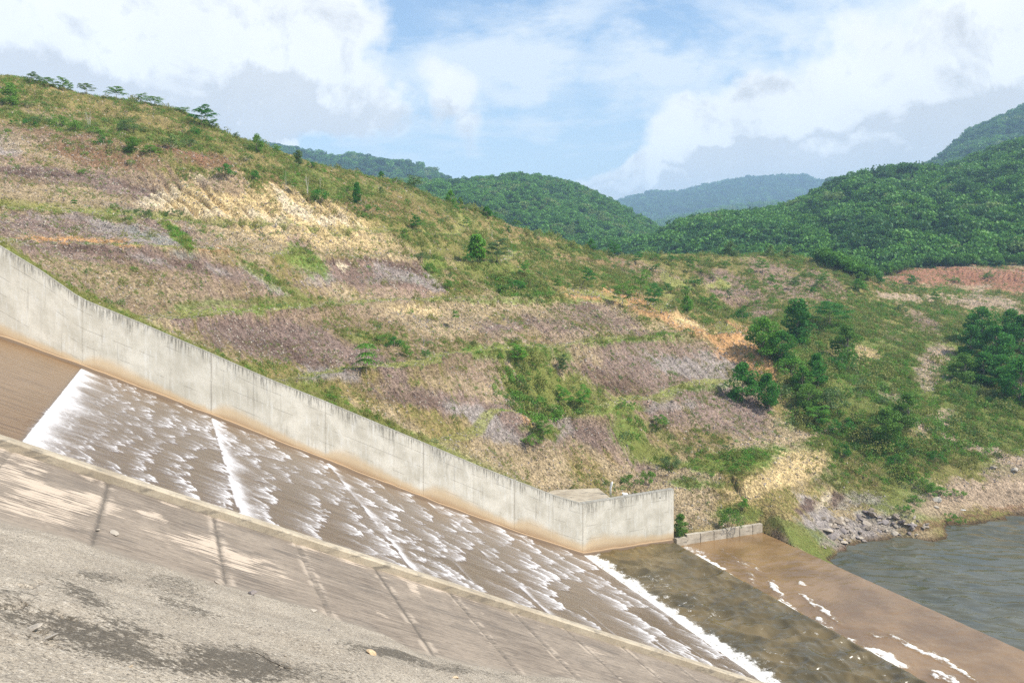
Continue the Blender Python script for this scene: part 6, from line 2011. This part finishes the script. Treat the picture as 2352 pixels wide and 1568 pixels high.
# boulders at the water's edge: each one its own thing
rm = [rock_me('boulder', 20 + k, [M_STONE, M_STONE3, M_SHALE][k % 3], 0.55 + 0.1 * (k % 3), 2) for k in range(6)]
rb = random.Random(8)
nb = 0
for i in range(110):
    if i < 80:
        x = rb.uniform(1900, 2130)
        y = 1205 + (x - 1900) * -0.02 + rb.gauss(0, 17) + (25 if x < 1990 else 0) * rb.random()
    else:
        x = rb.uniform(1880, 1985)
        y = rb.uniform(1185, 1262)
    X_, Y_, Z_ = onray(x, y)
    if Z_ < LZ - 0.25:
        continue
    s_ = rb.uniform(0.14, 0.42) if rb.random() < 0.8 else rb.uniform(0.4, 0.7)
    o = link('boulder', rm[rb.randrange(6)])
    o.location = (X_, Y_, Z_ + s_ * 0.12)
    o.rotation_euler = (rb.uniform(-.5, .5), rb.uniform(-.5, .5), rb.uniform(0, 6.28))
    o.scale = (s_ * rb.uniform(0.8, 1.5), s_, s_ * rb.uniform(0.6, 1.0))
    tag(o, 'angular grey boulder in the rock pile at the water edge', 'rock', 'boulders of the rock pile by the river')
for (x, y, s_, lb) in [(2153, 1150, 0.55, 'large white boulder under the line of green bushes above the shore'), (2150, 1166, 0.3, 'pale flat boulder just below the large white boulder'),
                       (2283, 1077, 0.45, 'pale boulder on the track near the right edge'), (2330, 1082, 0.55, 'wide pale boulder beside the track at the right edge')]:
    X_, Y_, Z_ = onray(x, y)
    o = link('boulder', rock_me('boulder', int(x), M_STONE2, 0.7, 2))
    o.location = (X_, Y_, Z_ + s_ * 0.2)
    o.scale = (s_ * 1.2, s_, s_)
    tag(o, lb, 'rock')
X_, Y_, Z_ = onray(2212, 1172)
o = link('litter', rock_me('litter', 3, mw, 0.3, 1))
o.location = (X_, Y_, Z_ + 0.05)
o.scale = (0.4, 0.2, 0.2)
tag(o, 'small white scrap lying on the gravel shore', 'litter')

# loose bits on the near bank
M_TAN = mat('tan_stone', m_stone, a=(0.55, 0.40, 0.24), b=(0.72, 0.56, 0.38))
for (x, y, s_, fl_, m_, lb) in [(851, 1502, 0.085, .7, M_TAN, 'tan stone lying alone on the rough concrete bank'), (1047, 1556, 0.07, .4, M_TAN, 'flat orange stone near the bottom edge of the rough bank'),
                                (31, 1462, 0.035, .7, M_STONE2, 'small pale stone left of the broken concrete flakes'), (75, 1447, 0.085, .22, M_STONE2, 'upper broken flake of concrete on the rough bank at lower left'),
                                (112, 1468, 0.09, .22, M_STONE2, 'lower broken flake of concrete on the rough bank at lower left'), (102, 1455, 0.05, .35, M_SHOT, 'dark lump of concrete between the two broken flakes'),
                                (652, 1506, 0.045, .6, M_STONE2, 'pale pebble beside the dry twig'), (499, 1338, 0.07, .6, M_STONE, 'pebble at the foot of the third slab joint'), (578, 1365, 0.10, .6, M_SHALE, 'dark pebble on the edge of the lining slab'),
                                (195, 1303, 0.05, .5, M_STONE2, 'pale pebble at the foot of the second slab joint'), (225, 1217, 0.06, .5, M_STONE2, 'pale pebble in the second slab joint'), (719, 1402, 0.10, .5, M_STONE2, 'pebble on the rough bank edge below the fourth slab joint'),
                                (756, 1448, 0.04, .7, M_SHALE, 'tiny black pebble on the rough bank'), (300, 1531, 0.025, .5, M_TAN, 'tiny orange pebble on the dark stain'), (260, 1226, 0.13, .2, M_STONE2, 'flat pale chip lying on the lining slab')]:
    p_ = bank_at(x, y)
    o = link('pebble', rock_me('pebble', int(x + y), m_, fl_, 2))
    o.location = p_ + Vector((0, 0, s_ * 0.15))
    o.scale = (s_ * 1.3, s_, s_)
    o.rotation_euler = (0.2, -0.25, x)
    tag(o, lb, 'stone')
tw = Wood()
tp = [bank_at(x, y) + Vector((0, 0, 0.03)) for x, y in [(553, 1500), (590, 1505), (625, 1525), (655, 1540), (670, 1540)]]
tw.limb([tuple(q) for q in tp], 0.004, 0.008)
for a_, b_ in [((625, 1525), (612, 1508)), ((640, 1532), (668, 1524)), ((650, 1537), (640, 1548))]:
    tw.limb([tuple(bank_at(*a_) + Vector((0, 0, 0.03))), tuple(bank_at(*b_) + Vector((0, 0, 0.05)))], 0.005, 0.002)
tag(link('twig', tw.mesh('twig', M_BARK)), 'thin dry forked twig lying on the rough bank', 'twig')


# ------------------------------------------------------------------ forest on the hills behind
def crown_me(seed, n, material, size=0.115):
    lf = Leaves(seed)
    r = lf.r
    for k in range(7):
        a_ = r.uniform(0, 6.28)
        q = r.uniform(0, 0.32)
        c = np.array([q * math.cos(a_), q * math.sin(a_), r.uniform(0.3, 0.75)])
        v = r.normal(size=(n // 7, 3))
        v /= np.linalg.norm(v, axis=1)[:, None]
        v[:, 2] *= 0.7
        lf.add(c + v * (r.uniform(0.2, 0.3) * r.uniform(0.5, 1.05, n // 7) ** 0.5)[:, None], size, up=0.1, asp=0.8)
    return lf.mesh('forest_crown', material)


fs = [source('a%d' % k, crown_me(50 + k, 420, LM['f1'])) for k in range(3)] + [source('b%d' % k, crown_me(60 + k, 420, LM['f2'])) for k in range(3)] + [source('c%d' % k, crown_me(70 + k, 420, LM['f3'])) for k in range(2)]


def forest(key, n, size, mixw, label, umax=1.06):
    Wx, Dg, Zg2, Ug = HILLS[key]
    wt = (Ug < umax) * (np.abs(Wx / Dg) < 0.70) * Dg
    p_ = wt.ravel() / wt.sum()
    k = rs.choice(p_.size, n, p=p_)
    i, j = np.unravel_index(k, Wx.shape)
    i, j = np.clip(i, 0, Wx.shape[0] - 2), np.clip(j, 0, Wx.shape[1] - 2)
    u, v = rs.rand(n), rs.rand(n)

    def bl(M):
        return (M[i, j] * (1 - u) + M[i + 1, j] * u) * (1 - v) + (M[i, j + 1] * (1 - u) + M[i + 1, j + 1] * u) * v
    x, y, z = bl(Wx), bl(Dg), bl(Zg2)
    tone_ = fbm(x * 2.2 / size / 4, y * 2.2 / size / 6, 611, 3)
    r = rs.rand(n) * 0.6 + (tone_ - 0.5) * 1.2 + 0.2
    ix_ = np.where(r < mixw[0], rs.randint(0, 3, n), np.where(r < mixw[1], rs.randint(3, 6, n), rs.randint(6, 8, n)))
    sc_ = size * (0.45 + 1.0 * rs.rand(n) ** 2.2)
    return scatter('forest', np.stack([x, y, z - 0.2 * sc_], 1), sc_, fs, label, 7, idx=ix_, cat='forest', tilt=0.1)


forest('right', 13000, 8.0, (0.52, 0.93), 'dense dark green forest covering the near hill on the right')
forest('centre', 14000, 7.0, (0.30, 0.80), 'light green forest covering the rounded hill in the middle distance')
forest('left', 7000, 13, (0.62, 0.9), 'bluish forest on the long ridge behind the hill crest')
forest('high', 9000, 12, (0.6, 0.9), 'bluish forest on the steep mountain at the right edge')
forest('blue', 9000, 30, (0.95, 1.2), 'hazy blue forest on the farthest mountain')
forest('pale', 3000, 17, (0.3, 0.7), 'pale hazy woods at the foot of the farthest mountain')
# green edge of bushes between valley and forest
n = 260
xs_ = rs.uniform(1880, 2420, n)
ys_ = np.interp(xs_, [1880, 1990, 2060, 2110, 2352, 2420], [596, 640, 622, 606, 603, 603]) + rs.uniform(-2, 8, n)
pp = np.array([onray(a_, b_) for a_, b_ in zip(xs_, ys_)])
scatter('woodland_edge', pp, rs.uniform(2.0, 4.5, n), fs, 'low bushes edging the forest above the red earth bank', 8, idx=rs.choice([3, 4, 5, 0], n), cat='bushes')

# ------------------------------------------------------------------ the air
bm = bmesh.new()
bmesh.ops.create_cube(bm, size=1)
hz = bpy.data.meshes.new('haze')
for v in bm.verts:
    v.co = (v.co.x * 7000, 2000 + v.co.y * 4400, -7 + (v.co.z + 0.5) * 420)
bm.to_mesh(hz)
bm.free()
hm = bpy.data.materials.new('haze_air')
hm.use_nodes = True
t = NT(hm.node_tree)
t.n.clear()
out = t.new('ShaderNodeOutputMaterial')
pv = t.new('ShaderNodeVolumePrincipled')
pv.inputs['Color'].default_value = (0.48, 0.70, 0.98, 1)
pv.inputs['Density'].default_value = HAZE
pv.inputs['Anisotropy'].default_value = 0.0
t.l.new(pv.outputs[0], out.inputs['Volume'])
hz.materials.append(hm)
tag(link('haze', hz), 'thin bluish air over the far hills', 'haze', kind='stuff')
